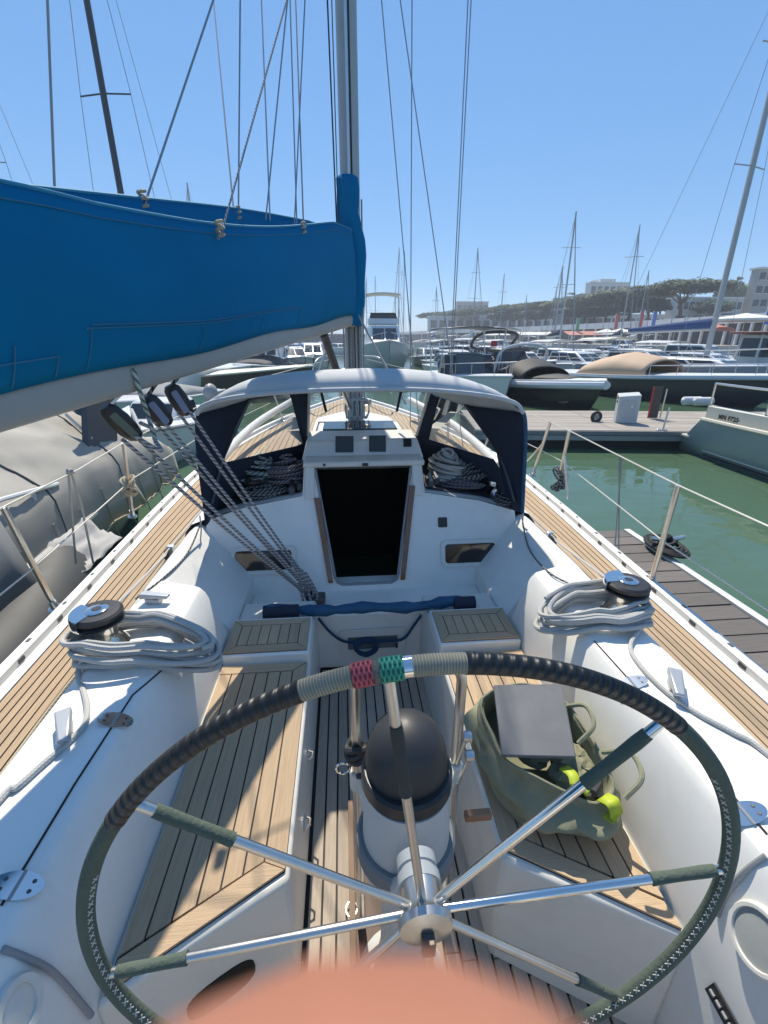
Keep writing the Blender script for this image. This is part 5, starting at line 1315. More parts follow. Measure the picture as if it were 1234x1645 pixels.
# black runabout with black covers
e, sec = mkboat(6.0, 2.35, .80, BK, .10, stripe=BW)
L_R = 6
dome(e, sec, .26, .64, .70, mat('black_cover', (.026,.028,.032), .7, var=.1, bump=.2, bscale=4), name='cockpit_cover', peak=.6); dome(e, sec, .63, .90, .16, MATS['black_cover'], .72, 'bow_cover', .3, 4)
for s in (1, -1):
    pts = [V(s*(sec(t)[0]*.99+.012), sec(t)[2] + .6*sec(t)[3]**2, sec(t)[1]-.10) for t in frange(0, 1, 16)]; MB().tube([p + V(0,0,-.03) for p in pts], .12, 8).build('white_topside_band', BW, e)
MB().tube(spline([V(-1.05,-.9,1.0),V(-.95,-.6,1.75),V(0,-.5,1.95),V(.95,-.6,1.75),V(1.05,-.9,1.0)], 6), .05, 8).build('tower_arch', BW, e)
put(e, 6.75, 16.5, 193, 'black_runabout', 'black runabout with white gunwale and black fitted covers behind the pontoon')
# navy cruiser with tan cover
TANC = mat('tan_cover', (.52,.37,.25), .75, var=.06, vscale=2, bump=.3, bscale=2)
e, sec = mkboat(7.6, 2.8, .88, BN, .13, stripe=BW)
dome(e, sec, .20, .60, .80, TANC, .92, 'tan_cover', .55, 2, .3); L_R = 7.6; rail(e, sec, .62, .97, .35)
for s in (1, -1):
    pts = [V(s*(sec(t)[0]*.995+.006), sec(t)[2] + .13*7.6*sec(t)[3]**2, sec(t)[1]-.07) for t in frange(0, 1, 16)]; MB().tube(pts, .06, 8).build('pale_topside_band', mat('pale_band', (.50,.55,.60), .3), e)
put(e, 11.7, 17.4, 203, 'covered_cruiser', 'navy hulled cruiser under a rounded tan cover behind the pontoon')
# sailing boat with blue boom cover
BLS = mat('royal_blue_cover', (.03,.075,.20), .8)
e, sec = mkboat(10.0, 3.2, 1.1, mat('hull_pale_grey', (.34,.38,.42), .3), .08)
cabin(e, sec, .30, .78, .42, .62, BW, True, .25, .03, win=.4); mastset(e, .8, 1.5, 14.5, r=.11, boom=True, bm=BLS, Lb=4.2, fore=4.0, bw=1.5); L_R = 10; rail(e, sec, .1, .97, .6)
mp_ = oy(1131, 588, 18.5)
put(e, mp_.x - .8*.276, mp_.y + .8*.961, 196, 'moored_sailboat', 'pale grey sailboat with thick leaning-looking mast and royal blue boom cover, right side', 'sailboat')
# wooden cabin boat with dark red roof
RB = mat('roof_dark_red', (.16,.05,.045), .6)
e, sec = mkboat(8.5, 2.9, 1.0, BW, .08)
cb = cabin(e, sec, .25, .62, 1.5, .82, mat('cabin_white', (.55,.55,.52), .5), True, .05, .02, 'wheelhouse', .55)
MB().box(-1.35, 1.35, -2.5, 1.3, 2.36, 2.46).build('roof', RB, e, bev=.03)
for s in (1, -1):
    for yy in (-2.3, -.9, .3, 1.2): MB().tube([V(s*1.25,yy,.95), V(s*1.25,yy,2.37)], .03, 6).build('post', BW, e)
mastset(e, 1.7, 1.2, 6.0, r=.05, spr=False, Lb=2, fore=2)
put(e, 20.3, 19.6, 190, 'wheelhouse_boat', 'white wheelhouse boat with dark red roof at the right edge of the harbour', 'boat')
# open fishing boat with dark bimini and console
e, sec = mkboat(6.6, 2.5, .9, BW, .10)
bimini(e, sec, .25, .62, 2.55, DGREY, BW, .9, .06, 'hard_top'); windscreen(e, sec, .58, .7); outboard(e, sec)
cabin(e, sec, .36, .58, .85, .5, mat('seat_grey', (.10,.11,.12), .6), False, .2, .05, 'console'); L_R = 6.6; rail(e, sec, .6, .97, .4)
put(e, 4.55, 17.3, 184, 'console_boat', 'white open boat with dark grey hard top on posts, just right of the shrouds')
# black-tube bimini boat
e, sec = mkboat(7.2, 2.6, 1.0, mat('hull_dark_teal', (.05,.075,.09), .3), .10)
MB().tube(spline([V(-1.2,-1.8,1.7),V(-1.15,-1.2,2.35),V(0,-1.0,2.5),V(1.15,-1.2,2.35),V(1.2,-1.8,1.7),V(.9,.6,1.6),V(0,1.0,1.65),V(-.9,.6,1.6)], 5, True), .09, 8, closed=True).build('roll_bar', BLACK, e)
bimini(e, sec, .15, .42, 2.75, CANL, STEEL, .85, .12); windscreen(e, sec, .6, .6); MB().obox((.3,-1.0,1.9), .35, .03, .3).build('red_flag', mat('flag_red', (.55,.03,.05), .7), e)
put(e, 8.6, 24.5, 190, 'wakeboard_boat', 'dark boat with black roll bar and small red flag behind the runabout')
# more boats of the right hand rows
def cruiser(L, Bm, fb, hm, roof, x, y, rz, name, label, cover=None, hgt=1.1, dk=None, fly=False, grp=None):
    global L_R
    e, sec = mkboat(L, Bm, fb, hm, .12, deck=dk); L_R = L
    cabin(e, sec, .30, .74, hgt, .78, roof, True, .42, .05, win=.5)
    if cover: bimini(e, sec, .05, .33, fb*.9 + hgt + .85, cover, STEEL, .9, .15)
    if fly:
        b, z, yy, _ = sec(.4); MB().box(-b*.6, b*.6, yy-1.6, yy+.6, z+hgt-.02, z+hgt+.45).build('flybridge', BW, e, bev=.06)
        fixn(MB().hexa([V(-b*.55,yy+.55,z+hgt+.42),V(b*.55,yy+.55,z+hgt+.42),V(b*.55,yy+.60,z+hgt+.42),V(-b*.55,yy+.60,z+hgt+.42),V(-b*.5,yy+.2,z+hgt+.85),V(b*.5,yy+.2,z+hgt+.85),V(b*.5,yy+.25,z+hgt+.85),V(-b*.5,yy+.25,z+hgt+.85)]).build('fly_screen', GL, e))
        bimini(e, sec, .22, .46, z+hgt+2.3, CANL, STEEL, .7, .1)
    rail(e, sec, .55, .98, .5)
    if x > 4 and y < 60: e.scale = (1, 1, .72)
    return put(e, x, y, rz, name, label, 'boat', grp)
cruiser(7.5, 2.7, 1.1, BW, BW, 13.6, 26.5, 195, 'cabin_cruiser', 'white cruiser with pale grey arched canopy behind the tan cover', CANL)
cruiser(8.5, 3.0, 1.2, BW, mat('tent_white', (.6,.6,.58), .7), 17.2, 26.0, 200, 'cabin_cruiser', 'white cruiser with rounded white canopy left of the thick mast', BC, 1.2)
cruiser(9.5, 3.2, 1.2, BW, BW, 24.5, 31.0, 205, 'cabin_cruiser', 'white cruiser with dark window band right of the thick mast', None, 1.5)
cruiser(12, 4.0, 1.7, mat('hull_sea_green', (.30,.38,.38), .3), BW, 3.2, 38, 178, 'flybridge_yacht', 'large white flybridge yacht bow-on, right of the yacht mast', None, 1.7, None, True)
cruiser(8.0, 2.8, 1.1, BW, BW, 11.5, 33, 188, 'cabin_cruiser', 'white cruiser with blue canopy in the row behind the roll bar boat', mat('blue_canopy', (.03,.09,.24), .8), 1.0)
for k, (x, y, rz, lab, cv_) in enumerate(((6.2, 25.5, 182, 'white cruiser with navy canopy between the hard top boat and the roll bar boat', NAVY), (10.4, 27.5, 192, 'white cruiser just left of the tan cover, with grey canopy', CANL), (15.0, 31.5, 200, 'white cruiser glimpsed between two canopies behind the tan cover', None), (20.6, 25.6, 204, 'white motorboat beyond the foot of the thick mast', CANL), (7.4, 31.0, 186, 'white motorboat in the third row above the black runabout', CANL))):
    cruiser(7.4 + .3*k, 2.7, 1.1, BW, BW, x, y, rz, 'cabin_cruiser', lab, cv_, 1.0 + .1*(k % 3))
# sailboats whose masts stand against the sky on the right
def sailer(L, x, y, H, rz, hm, cover, name, label, grp=None, r=.07, my=.4, mm=None):
    e, sec = mkboat(L, L*.31, L*.115, hm, .08)
    cabin(e, sec, .30, .75, .4, .62, BW, True, .25, .03, win=.4); mastset(e, my, L*.115 + .4, H, m=mm, r=r, boom=True, bm=cover, Lb=L*.36, fore=L*.38, bw=L*.13)
    return put(e, x, y, rz, name, label, 'sailboat', grp)
def mast_at(u, v, y): p = oy(u, v, y); return p.x, p.z - WATER
for u, v, y, L, lab in ((918, 345, 34, 8.5, 'sailboat whose tall mast stands against the sky above the trees, right of centre'), (899, 430, 42, 7.5, 'sailboat with shorter mast just left of the tall mast above the trees'), (764, 400, 58, 9, 'sailboat with grey mast standing before the flat-roofed building'), (1037, 436, 60, 8.5, 'sailboat with mast and antenna before the big pine'), (648, 405, 75, 9, 'far sailboat with mast right of the vertical shroud')):
    x, H = mast_at(u, v, y); sailer(L, x, y - .4, H, 180 + random.uniform(-12, 12), BW, random.choice([NAVY, BLS, CANL]), 'moored_sailboat', lab)
x, H = mast_at(172, 110, 17); sailer(10.5, x, 17, 15.5, 170, BW, NAVY, 'moored_sailboat', 'sailboat with dark mast and furled headsail rising above the blue sail cover', r=.10, mm=mat('mast_dark', (.03,.035,.05), .4))
x, H = mast_at(306, 296, 42); sailer(9, x, 42, H, 160, BW, NAVY, 'moored_sailboat', 'sailboat whose mast tip just clears the blue sail cover')
x, H = mast_at(-25, 210, 20); sailer(9.5, x, 20, 14, 175, BW, NAVY, 'moored_sailboat', 'sailboat beyond the left edge, only a spreader showing above the cover')
# left hand boats seen under the boom
e, sec = mkboat(8.0, 2.5, .95, BK, .10, stripe=BC, deck=BC); cabin(e, sec, .25, .6, .35, .6, BW); L_R = 8; windscreen(e, sec, .62, .4)
put(e, -5.9, 17.6, -78, 'day_boat', 'black hulled day boat with cream gunwale under the boom on the left')
MINT = mat('hull_mint', (.42,.55,.46), .35)
e, sec = mkboat(5.2, 2.1, .7, MINT, .10, stripe=BW); dome(e, sec, .1, .6, .3, mat('grey_cover', (.22,.23,.24), .8), .9, 'cover', .5)
put(e, -5.4, 13.0, 168, 'small_dinghy', 'small mint green boat between the mainsheet blocks and the spray hood')
cruiser(9.0, 3.0, 1.3, mat('hull_ice_blue', (.52,.60,.63), .3), BW, -8.6, 33, 150, 'cabin_cruiser', 'pale blue hulled boat moored furthest left under the boom')
e, sec = mkboat(6.5, 2.4, .9, GREY, .10); dome(e, sec, .05, .8, .5, mat('dark_cover', (.07,.07,.075), .8), .95, 'cover', .5); bimini(e, sec, .2, .6, 1.9, CANL)
put(e, -4.2, 24.5, 172, 'tarped_boat', 'grey boat under a dark cover with pale rails, left of the mast')
e, sec = mkboat(4.6, 1.9, .65, BW, .10, stripe=GREY); cabin(e, sec, .35, .6, .45, .6, BW, True, .4, .1); outboard(e, sec, GREY)
put(e, -3.75, 9.2, 172, 'small_cabin_boat', 'small white cabin boat ahead of the tarped boat, behind the mainsheet')
cruiser(7.0, 2.6, 1.0, BW, BW, -8.6, 12.5, 165, 'cabin_cruiser', 'white cruiser with navy canopy beyond the tarped boat on the left', NAVY, .8)
cruiser(7.0, 2.6, 1.0, BW, BW, -8.8, 21.5, 172, 'cabin_cruiser', 'white cruiser without canopy behind the black day boat', None, .8)
rnd = random.Random(12); names = 0
HM = [BW, BW, BW, mat('hull_grey', (.3,.32,.33), .35), BN]
for i in range(26):
    x = rnd.uniform(-30, 0); y = rnd.uniform(30, 75)
    if i < 8: x = rnd.uniform(-12, -1); y = rnd.uniform(28, 42)
    g = 'far boats packed together left of the mast'
    if i % 3 == 2: sailer(rnd.uniform(7, 10), x, y, rnd.uniform(2.6, 3.0), rnd.uniform(150, 210), rnd.choice(HM), rnd.choice([NAVY, BLS, CANL]), 'distant_boat', 'far boat in the crowded moorings left of the mast', g) if False else cruiser(rnd.uniform(5, 7), 2.3, .9, rnd.choice(HM), BW, x, y, rnd.uniform(150, 210), 'distant_boat', 'far boat in the crowded moorings left of the mast', None, .8, grp=g)
    else: cruiser(rnd.uniform(5, 8), 2.5, 1.0, rnd.choice(HM), BW, x, y, rnd.uniform(140, 220), 'distant_boat', 'far boat in the crowded moorings left of the mast', rnd.choice([None, NAVY, CANL]), rnd.uniform(.7, 1.1), grp=g)
for i in range(22):
    y = rnd.uniform(34, 95); x = y * rnd.uniform(.18, .72)
    g = 'far boats packed together before the quay'
    if i % 4 == 3: sailer(rnd.uniform(7, 9), x, y, rnd.uniform(8, 10.5), rnd.uniform(150, 210), rnd.choice(HM), rnd.choice([NAVY, BLS, CANL]), 'distant_boat', 'far boat in the crowded moorings before the quay', g, r=.05)
    else: cruiser(rnd.uniform(6, 9), 2.8, 1.1, rnd.choice(HM), BW, x, y, rnd.uniform(140, 220), 'distant_boat', 'far boat in the crowded moorings before the quay', rnd.choice([None, NAVY, CANL, CANL]), rnd.uniform(.8, 1.4), grp=g)
for i in range(9):
    y = rnd.uniform(60, 140); x = y * rnd.uniform(-.05, .16)
    sailer(rnd.uniform(8, 10), x, y, rnd.uniform(9, 13), rnd.uniform(150, 210), BW, NAVY, 'distant_boat', 'far sailboat with bare mast ahead of the yacht bow', 'far sailboats ahead', r=.06)

# ================================================================== PORT NEIGHBOUR UNDER TARPAULINS
TARP = mat('tarp_beige', (.33,.315,.28), .7, var=.05, vscale=1.5, bump=.3, bscale=3)
TARPSH = mat('tarp_grey_shade', (.17,.18,.19), .7, var=.08, vscale=2, bump=.3, bscale=4)  # lower tarpaulin: grey made darker, putting the shade on it into the colour
e, sec = mkboat(8.0, 2.7, .80, mat('hull_charcoal', (.05,.055,.06), .35), .08, stripe=GREY)
NX, NY = -3.55, 3.6
def W2L(p): return Matrix.Rotation(R(-3), 3, 'Z') @ (p - V(NX, NY, WATER))
rows = []
for y in frange(1.5, 5.6, 70):
    f = (y - 1.5) / 4.1
    zr = interp([(1.5, 1.02), (2.6, 1.22), (3.8, 1.42), (4.6, 1.42), (5.1, 1.15), (5.6, .62)], y); row = []
    for k, a in enumerate(frange(-1, 1, 48)):
        x = -3.35 + a * 1.32; w = abs(a)
        z = lerp(zr, .52, w ** 1.35) if w < .86 else lerp(lerp(zr, .52, .86 ** 1.35), .18, (w - .86) / .14)
        if w >= .86: x = -3.35 + math.copysign(.86 + (w - .86)*.25, a) * 1.32
        fold = .035 * noise.noise(V(y*1.1 + x*1.6, x*.5 - y*.4, 2)) + .065 * max(0, 1 - 5*abs(noise.noise(V((y*.75 - x*1.1)*2.6, x*.4, 7)))) + .035 * max(0, 1 - 4*abs(noise.noise(V((y*1.0 + x*.45)*3.2, y*.3, 3)))) + .03 * max(0, 1 - 5*abs(noise.noise(V((y*.5 - x*1.3)*6, y*.8, 13)))) + .004*noise.noise(V(x*7, y*7, 0))
        row.append(V(x, y, z + fold * (1 - .3*w)))
    rows.append([W2L(p) for p in row])
tp_ = fixn(MB().grid(rows).build('beige_tarpaulin', TARP, e, ang=180, solid=.006))
MB().tube([r[-1] for r in rows], .012, 6).build('hem_rope', ROPEC, tp_)
for k in (14, 30, 47, 60): MB().tube([p + V(0,0,.007) for p in rows[k]], .008, 6).build('tie_strap', mat('strap_dark', (.06,.065,.07), .8), tp_)
for k in range(4, 70, 6):
    p = rows[k][-3]; MB().tube([p + V(.012*math.cos(a), .012*math.sin(a), .012) for a in frange(0, 6.28, 10)][:-1], .004, 5, closed=True).build('eyelet', STEEL, tp_)
    MB().tube([p + V(0,0,.01), p + V(.06,.02,-.45)], .005, 5).build('tie_line', ROPEC, tp_)
rows = []
for y in frange(.4, 2.6, 22):
    row = []
    for a in frange(-1, 1, 20):
        x = -3.15 + a*1.15; z = .72 + .30*(1 - a*a) * math.sin(math.pi*min(1,(y-.1)/2.7)) ** .6 + .05*noise.noise(V(x*2,y*2,9)) + .03*abs(noise.noise(V(x*5+y*3,0,3)))
        if abs(a) > .9: z -= (abs(a) - .9) * 4.5
        row.append(V(x, y, z))
    rows.append([W2L(p) for p in row])
fixn(MB().grid(rows).build('grey_shade_tarpaulin', TARPSH, e, ang=180, solid=.006))
# dark upright windscreen flap and its stay
p0, p1 = oz(152, 805, .55), oz(192, 808, .55)
X_ = -2.35
q = [ox(148, 640, X_), ox(190, 628, X_), ox(190, 800, X_), ox(146, 805, X_)]
c_ = ox(170, 800, X_); yy0, yy1 = q[0].y, q[1].y
fixn(MB().prism([W2L(q[0] + V(0,0,.25)), W2L(q[1] + V(0,0,.25)), W2L(q[2]), W2L(q[3])], V(-.05,0,0)).build('dark_flap', mat('flap_dark_grey', (.085,.09,.10), .75, var=.06), e))
fixn(MB().prism([W2L(q[2]), W2L(q[1] + V(0,0,.25)), W2L(q[1] + V(-.5,.1,.25)), W2L(q[2] + V(-.5,.1,0))], V(0,.04,0)).build('dark_flap', MATS['flap_dark_grey'], e))
MB().tube([W2L(ox(105, 665, -2.5)), W2L(ox(148, 705, -2.35))], .012, 8).build('cover_pole', STEEL, e)
pts = [W2L(V(-2.25, y, .78 + .05*math.sin(y*3))) for y in frange(.6, 3.4, 10)]
MB().tube(pts, .016, 8).build('hand_rail', BW, e)
for i in (0, 3, 6, 9): MB().tube([pts[i], pts[i] - V(0,0,.35)], .014, 6).build('rail_post', BW, e)
put(e, -3.55, 3.6, 3, 'tarped_motorboat', 'motorboat wrapped in a beige tarpaulin and a grey one darkened for shade, close on the port side', 'boat')
# inflatable tender between the boats
RB_ = thing('inflatable_tender', (-2.15, 2.3, WATER), 'dark grey inflatable tender tube floating between the yacht and the tarped boat', 'inflatable boat')
pts = [V(-2.05, .2, .02), V(-2.0, 1.2, .04), V(-2.02, 2.2, .08), V(-2.2, 2.95, .14), V(-2.5, 3.3, .2)]
MB().tube(spline(pts, 6), [.10] + [.27]*20 + [.2, .16, .10, .03], 18).build('tube', mat('rubber_charcoal', (.055,.058,.06), .5, var=.1, vscale=4, dirt=.3, dcol=(.10,.10,.10)), RB_)
MB().tube([V(-1.76, y, .12) for y in frange(.4, 2.3, 6)], .02, 6).build('rub_strake', BLACKR, RB_)
rows = [[V(-2.35 + .28*t, y, .30 + .08*math.sin(math.pi*t) + .06*noise.noise(V(t*5,y*5,1)) + .08*(.5-abs(noise.noise(V(t*5+y*6,2,0))))) for t in frange(0, 1.5, 16)] for y in frange(2.5, 3.5, 22)]
fixn(MB().grid(rows).build('crumpled_sheet', mat('sheet_grey_white', (.36,.36,.36), .7, var=.05), RB_, ang=180, solid=.006))
FL = thing('port_finger_pontoon', (-2.6, -1, WATER), 'grey boarded finger pontoon low on the port side, bottom of the gap', 'pontoon')
MB().box(-3.3, -1.75, -4, 1.05, -.6, -.2).build('float', FLOAT, FL); y = -3.98
while y < 1.0:
    MB().box(-3.28, -1.77, y, y + .13, -.199, -.165).build('board', mat('board_grey', (.13,.14,.15), .8, var=.15, vscale=3, stretch=(2,30,30), rnd=.15), FL); y += .145

# ================================================================== QUAY, BUILDINGS, PINES
ZT = 5.4
top_px = [(677,532),(720,530),(780,527.5),(850,524.5),(920,521),(1000,517),(1080,512),(1150,507.5),(1234,502)]
TL = [oz(u, v, ZT) for u, v in top_px]
d_ = (TL[-1] - TL[-2]).normalized(); TL.append(TL[-1] + d_ * 60)
TL.insert(0, TL[0] + (TL[0] - TL[1]).normalized() * 60)
nb = []
for i, p in enumerate(TL):
    t = (TL[min(i+1, len(TL)-1)] - TL[max(i-1, 0)]).normalized(); n_ = V(-t.y, t.x, 0); n_ = n_ if n_.dot(V(1, .3, 0)) > 0 else -n_; nb.append(n_)
def off(i, d, z): q = TL[i] + nb[i]*d; return V(q.x, q.y, z)
N_ = len(TL)
QW = mat('quay_wall_white', (.78,.76,.72), .85, var=.05, vscale=.4, dirt=.25, dcol=(.33,.32,.30), dscale=.15)
tag(fixn(MB().grid([[off(i,-14,-2), off(i,-14,.9), off(i,-8,.95), off(i,12,.95)] for i in range(N_)]).build('quay', CONC)), kind='structure')
QT = thing('terrace_wall', TL[4], 'long pale parapet wall of the upper promenade above the quay restaurants', 'wall')
fixn(MB().grid([[off(i,0,4.15), off(i,0,ZT), off(i,.4,ZT), off(i,.4,4.15)] for i in range(N_)], closed=True).build('parapet', QW, QT))
for i in range(1, N_ - 1):
    for f in (0, .33, .66):
        a = lerp(TL[i], TL[i+1], f) - nb[i]*.03; a.z = 0
        MB().obox(a + V(0,0,4.78), .10, .10, 1.24).build('panel_joint', mat('joint_grey', (.3,.29,.28), .9), QT)
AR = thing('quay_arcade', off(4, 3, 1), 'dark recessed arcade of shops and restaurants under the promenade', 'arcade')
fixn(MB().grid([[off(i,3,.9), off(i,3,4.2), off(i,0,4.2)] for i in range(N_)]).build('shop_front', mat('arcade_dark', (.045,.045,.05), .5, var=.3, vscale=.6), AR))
for i in range(1, N_ - 1):
    for f in (.0, .25, .5, .75):
        a = lerp(TL[i], TL[i+1], f) + nb[i]*.3; MB().obox(V(a.x, a.y, 2.55), .35, .35, 3.3).build('pillar', QW, AR)
tag(fixn(MB().grid([[off(i,.4,5.0), off(i,30,5.4), off(i,90,9), off(i,200,14)] for i in range(N_)]).build('hillside', mat('terrace_ground', (.22,.22,.17), .95, var=.1, vscale=.2))), kind='structure')
# far left shore: low dark quay on the left behind the boats
LB = thing('breakwater', (-60, 150, WATER), 'long low dark stone breakwater closing the harbour far left', 'breakwater')
fixn(MB().grid([[V(x, 150 + .2*abs(x+20), -2), V(x, 150 + .2*abs(x+20), 3.4), V(x, 156 + .2*abs(x+20), 3.6), V(x, 162 + .2*abs(x+20), -2)] for x in frange(-260, 22, 30)]).build('stonework', mat('breakwater_grey', (.16,.16,.165), .9, var=.15, vscale=.4), LB))
# parasols
PW = mat('parasol_white', (.70,.68,.62), .8); PRS = mat('parasol_salmon', (.55,.22,.17), .8)
def parasol(u, v, y, w, m, label):
    p = oy(u, v, y); t = thing('parasol', (p.x, p.y, .95), label, 'parasol', 'parasols on the quay terraces')
    c = V(p.x, p.y, p.z); k = 8
    fixn(MB().add([c + V(0,0,.0)] + [c + V(w/2*math.cos(2*math.pi*i/k+.39), w/2*math.sin(2*math.pi*i/k+.39), -.7) for i in range(k)] + [c + V(w/2*math.cos(2*math.pi*i/k+.39), w/2*math.sin(2*math.pi*i/k+.39), -.95) for i in range(k)], [(0, 1+i, 1+(i+1)%k) for i in range(k)] + [(1+i, 1+k+i, 1+k+(i+1)%k, 1+(i+1)%k) for i in range(k)]).build('canopy', m, t, flat=True))
    MB().tube([V(p.x,p.y,.95), c], .05, 6).build('pole', ALU, t)
i = 0
for u, v in ((975,528),(998,527),(1020,526),(1042,525),(1064,524),(1086,523),(1110,521)):
    parasol(u, v, lerp(92, 72, (u-975)/135), 4.6, PW, 'pale parasol number %s from the left in the row below the promenade' % ('one two three four five six seven'.split()[i])); i += 1
parasol(1200, 503, 58, 8.5, PW, 'large white peaked canopy at the right end of the quay'); parasol(1150, 520, 63, 5, PRS, 'pinkish parasol left of the large white canopy')
# awnings on the left stretch
for k, (u0, u1, v, y, m, lab) in enumerate(((905,960,532,105,PRS,'salmon red awning between the white parasols'), (830,885,533,125,PW,'white awning left of the salmon awning'), (770,815,534,145,PW,'white awning at the far left end of the restaurants'))):
    a, b = oy(u0, v, y), oy(u1, v, y); t = thing('awning', (a.x, a.y, .95), lab, 'awning')
    MB().hexa([a + V(0,-3,-.9), b + V(0,-3,-.9), b + V(0,0,-.1), a + V(0,0,-.1), a + V(0,-3,-.8), b + V(0,-3,-.8), b, a]).build('canopy', m, t)
    for q in (a, b): MB().tube([V(q.x,q.y-3,.95), V(q.x,q.y-3,q.z-.85)], .06, 6).build('post', ALU, t)
# banners
for k, (u, v, y, cc, lab) in enumerate(((1027,512,82,(.5,.04,.05),'red banner on a white mast at the promenade'), (1048,512,84,(.03,.12,.45),'blue banner at the promenade left of the big pine'), (988,515,92,(.45,.06,.06),'dark red banner in front of the pines'), (926,520,105,(.10,.35,.15),'green banner in front of the pine row'), (1232,500,60,(.03,.14,.5),'blue banner at the right edge of the promenade'))):
    p = oy(u, v, y); t = thing('banner', (p.x, p.y, 4), lab, 'banner')
    MB().tube([V(p.x,p.y,2.0), V(p.x,p.y,p.z+1.3)], .06, 6).build('pole', BW, t); MB().box(p.x+.08, p.x+.75, p.y-.02, p.y+.02, p.z-1.6, p.z+1.2).build('cloth', mat('banner_%d' % k, cc, .7), t)
# buildings
def building(u0, u1, vt, vb, y, depth, m, label, floors, cols, name='building', roof=True, zb=None):
    a, b = oy(u0, vt, y), oy(u1, vt, y); z0 = zb if zb is not None else oy((u0+u1)/2, vb, y).z; z1 = a.z; x0, x1 = a.x, b.x
    t = thing(name, ((x0+x1)/2, y, z0), label, 'building')
    wl = MB().box(x0, x1, y, y + depth, z0, z1).build('wall', m, t)
    if roof: MB().box(x0-.3, x1+.3, y-.3, y+depth+.3, z1+.003, z1+.35).build('roof', QW, t)
    H = (z1 - z0) / floors; Wd = (x1 - x0) / cols
    for f in range(floors):
        for c in range(cols):
            cx = x0 + (c+.5)*Wd; cz = z0 + (f+.5)*H
            wdw = MB().box(cx-Wd*.34, cx+Wd*.34, y-.10, y-.004, cz-H*.26, cz+H*.26).build('window', GL, t)
            MB().box(cx-Wd*.38, cx+Wd*.38, y-.18, y-.004, cz-H*.33, cz-H*.28).build('sill', QW, wdw)
BWALL = mat('building_white', (.60,.60,.58), .85, var=.04, vscale=.2); BCON = mat('building_concrete', (.45,.43,.38), .9, var=.08, vscale=.4)
building(1090, 1205, 479, 508, 118, 4, BWALL, 'long low white building with dark window strip behind the big pine', 2, 12, zb=5)
building(1222, 1300, 432, 480, 92, 2, BCON, 'tall concrete building with grid facade at the right edge', 4, 6, zb=5)
building(950, 1012, 454, 480, 230, 5, BWALL, 'white stepped building on the hilltop above the pines', 3, 6, zb=8)
building(965, 990, 448, 455, 232, 10, BWALL, 'small white penthouse block on the hilltop building', 1, 3, zb=22, roof=False)
building(735, 785, 485, 505, 260, 5, GREY, 'grey flat-roofed building rising behind the far pine row', 2, 6, zb=8)
building(690, 900, 509, 528, 190, 4, mat('building_grey_white', (.58,.59,.60), .85), 'long row of pale low houses behind the far pine trunks', 1, 15, zb=5)
building(905, 1075, 506, 520, 140, 4, BWALL, 'pale low buildings behind the nearer pine trunks', 1, 13, zb=5)
# parked cars on the promenade
def car_(u, y, m, label):
    p = oy(u, 502, y); z = 5.06; t = thing('parked_car', (p.x, y, z), label, 'car', 'cars parked on the promenade'); x = p.x
    fixn(MB().prism([V(x-2.1,y-.85,z+.3),V(x+2.1,y-.85,z+.3),V(x+2.1,y-.85,z+.8),V(x+1.2,y-.85,z+.95),V(x+.6,y-.85,z+1.45),V(x-1.2,y-.85,z+1.45),V(x-1.9,y-.85,z+.95),V(x-2.1,y-.85,z+.8)], (0,1.7,0)).build('body', m, t, bev=.08))
    fixn(MB().prism([V(x+1.0,y-.86,z+.98),V(x+.5,y-.86,z+1.38),V(x-1.1,y-.86,z+1.38),V(x-1.6,y-.86,z+.98)], (0,-.01,0)).build('side_window', GL, t))
    for wx in (-1.3, 1.3): MB().lathe([(.32,-.1),(.32,.1)], V(x+wx,y-.82,z+.32), (0,1,0), 14).build('wheel', BLACKR, t)
car_(1172, 90, DGREY, 'dark car parked on the promenade below the concrete building'); car_(1205, 88, BW, 'white car parked on the promenade at the right edge'); car_(1120, 96, BW, 'white car parked behind the parapet under the big pine')
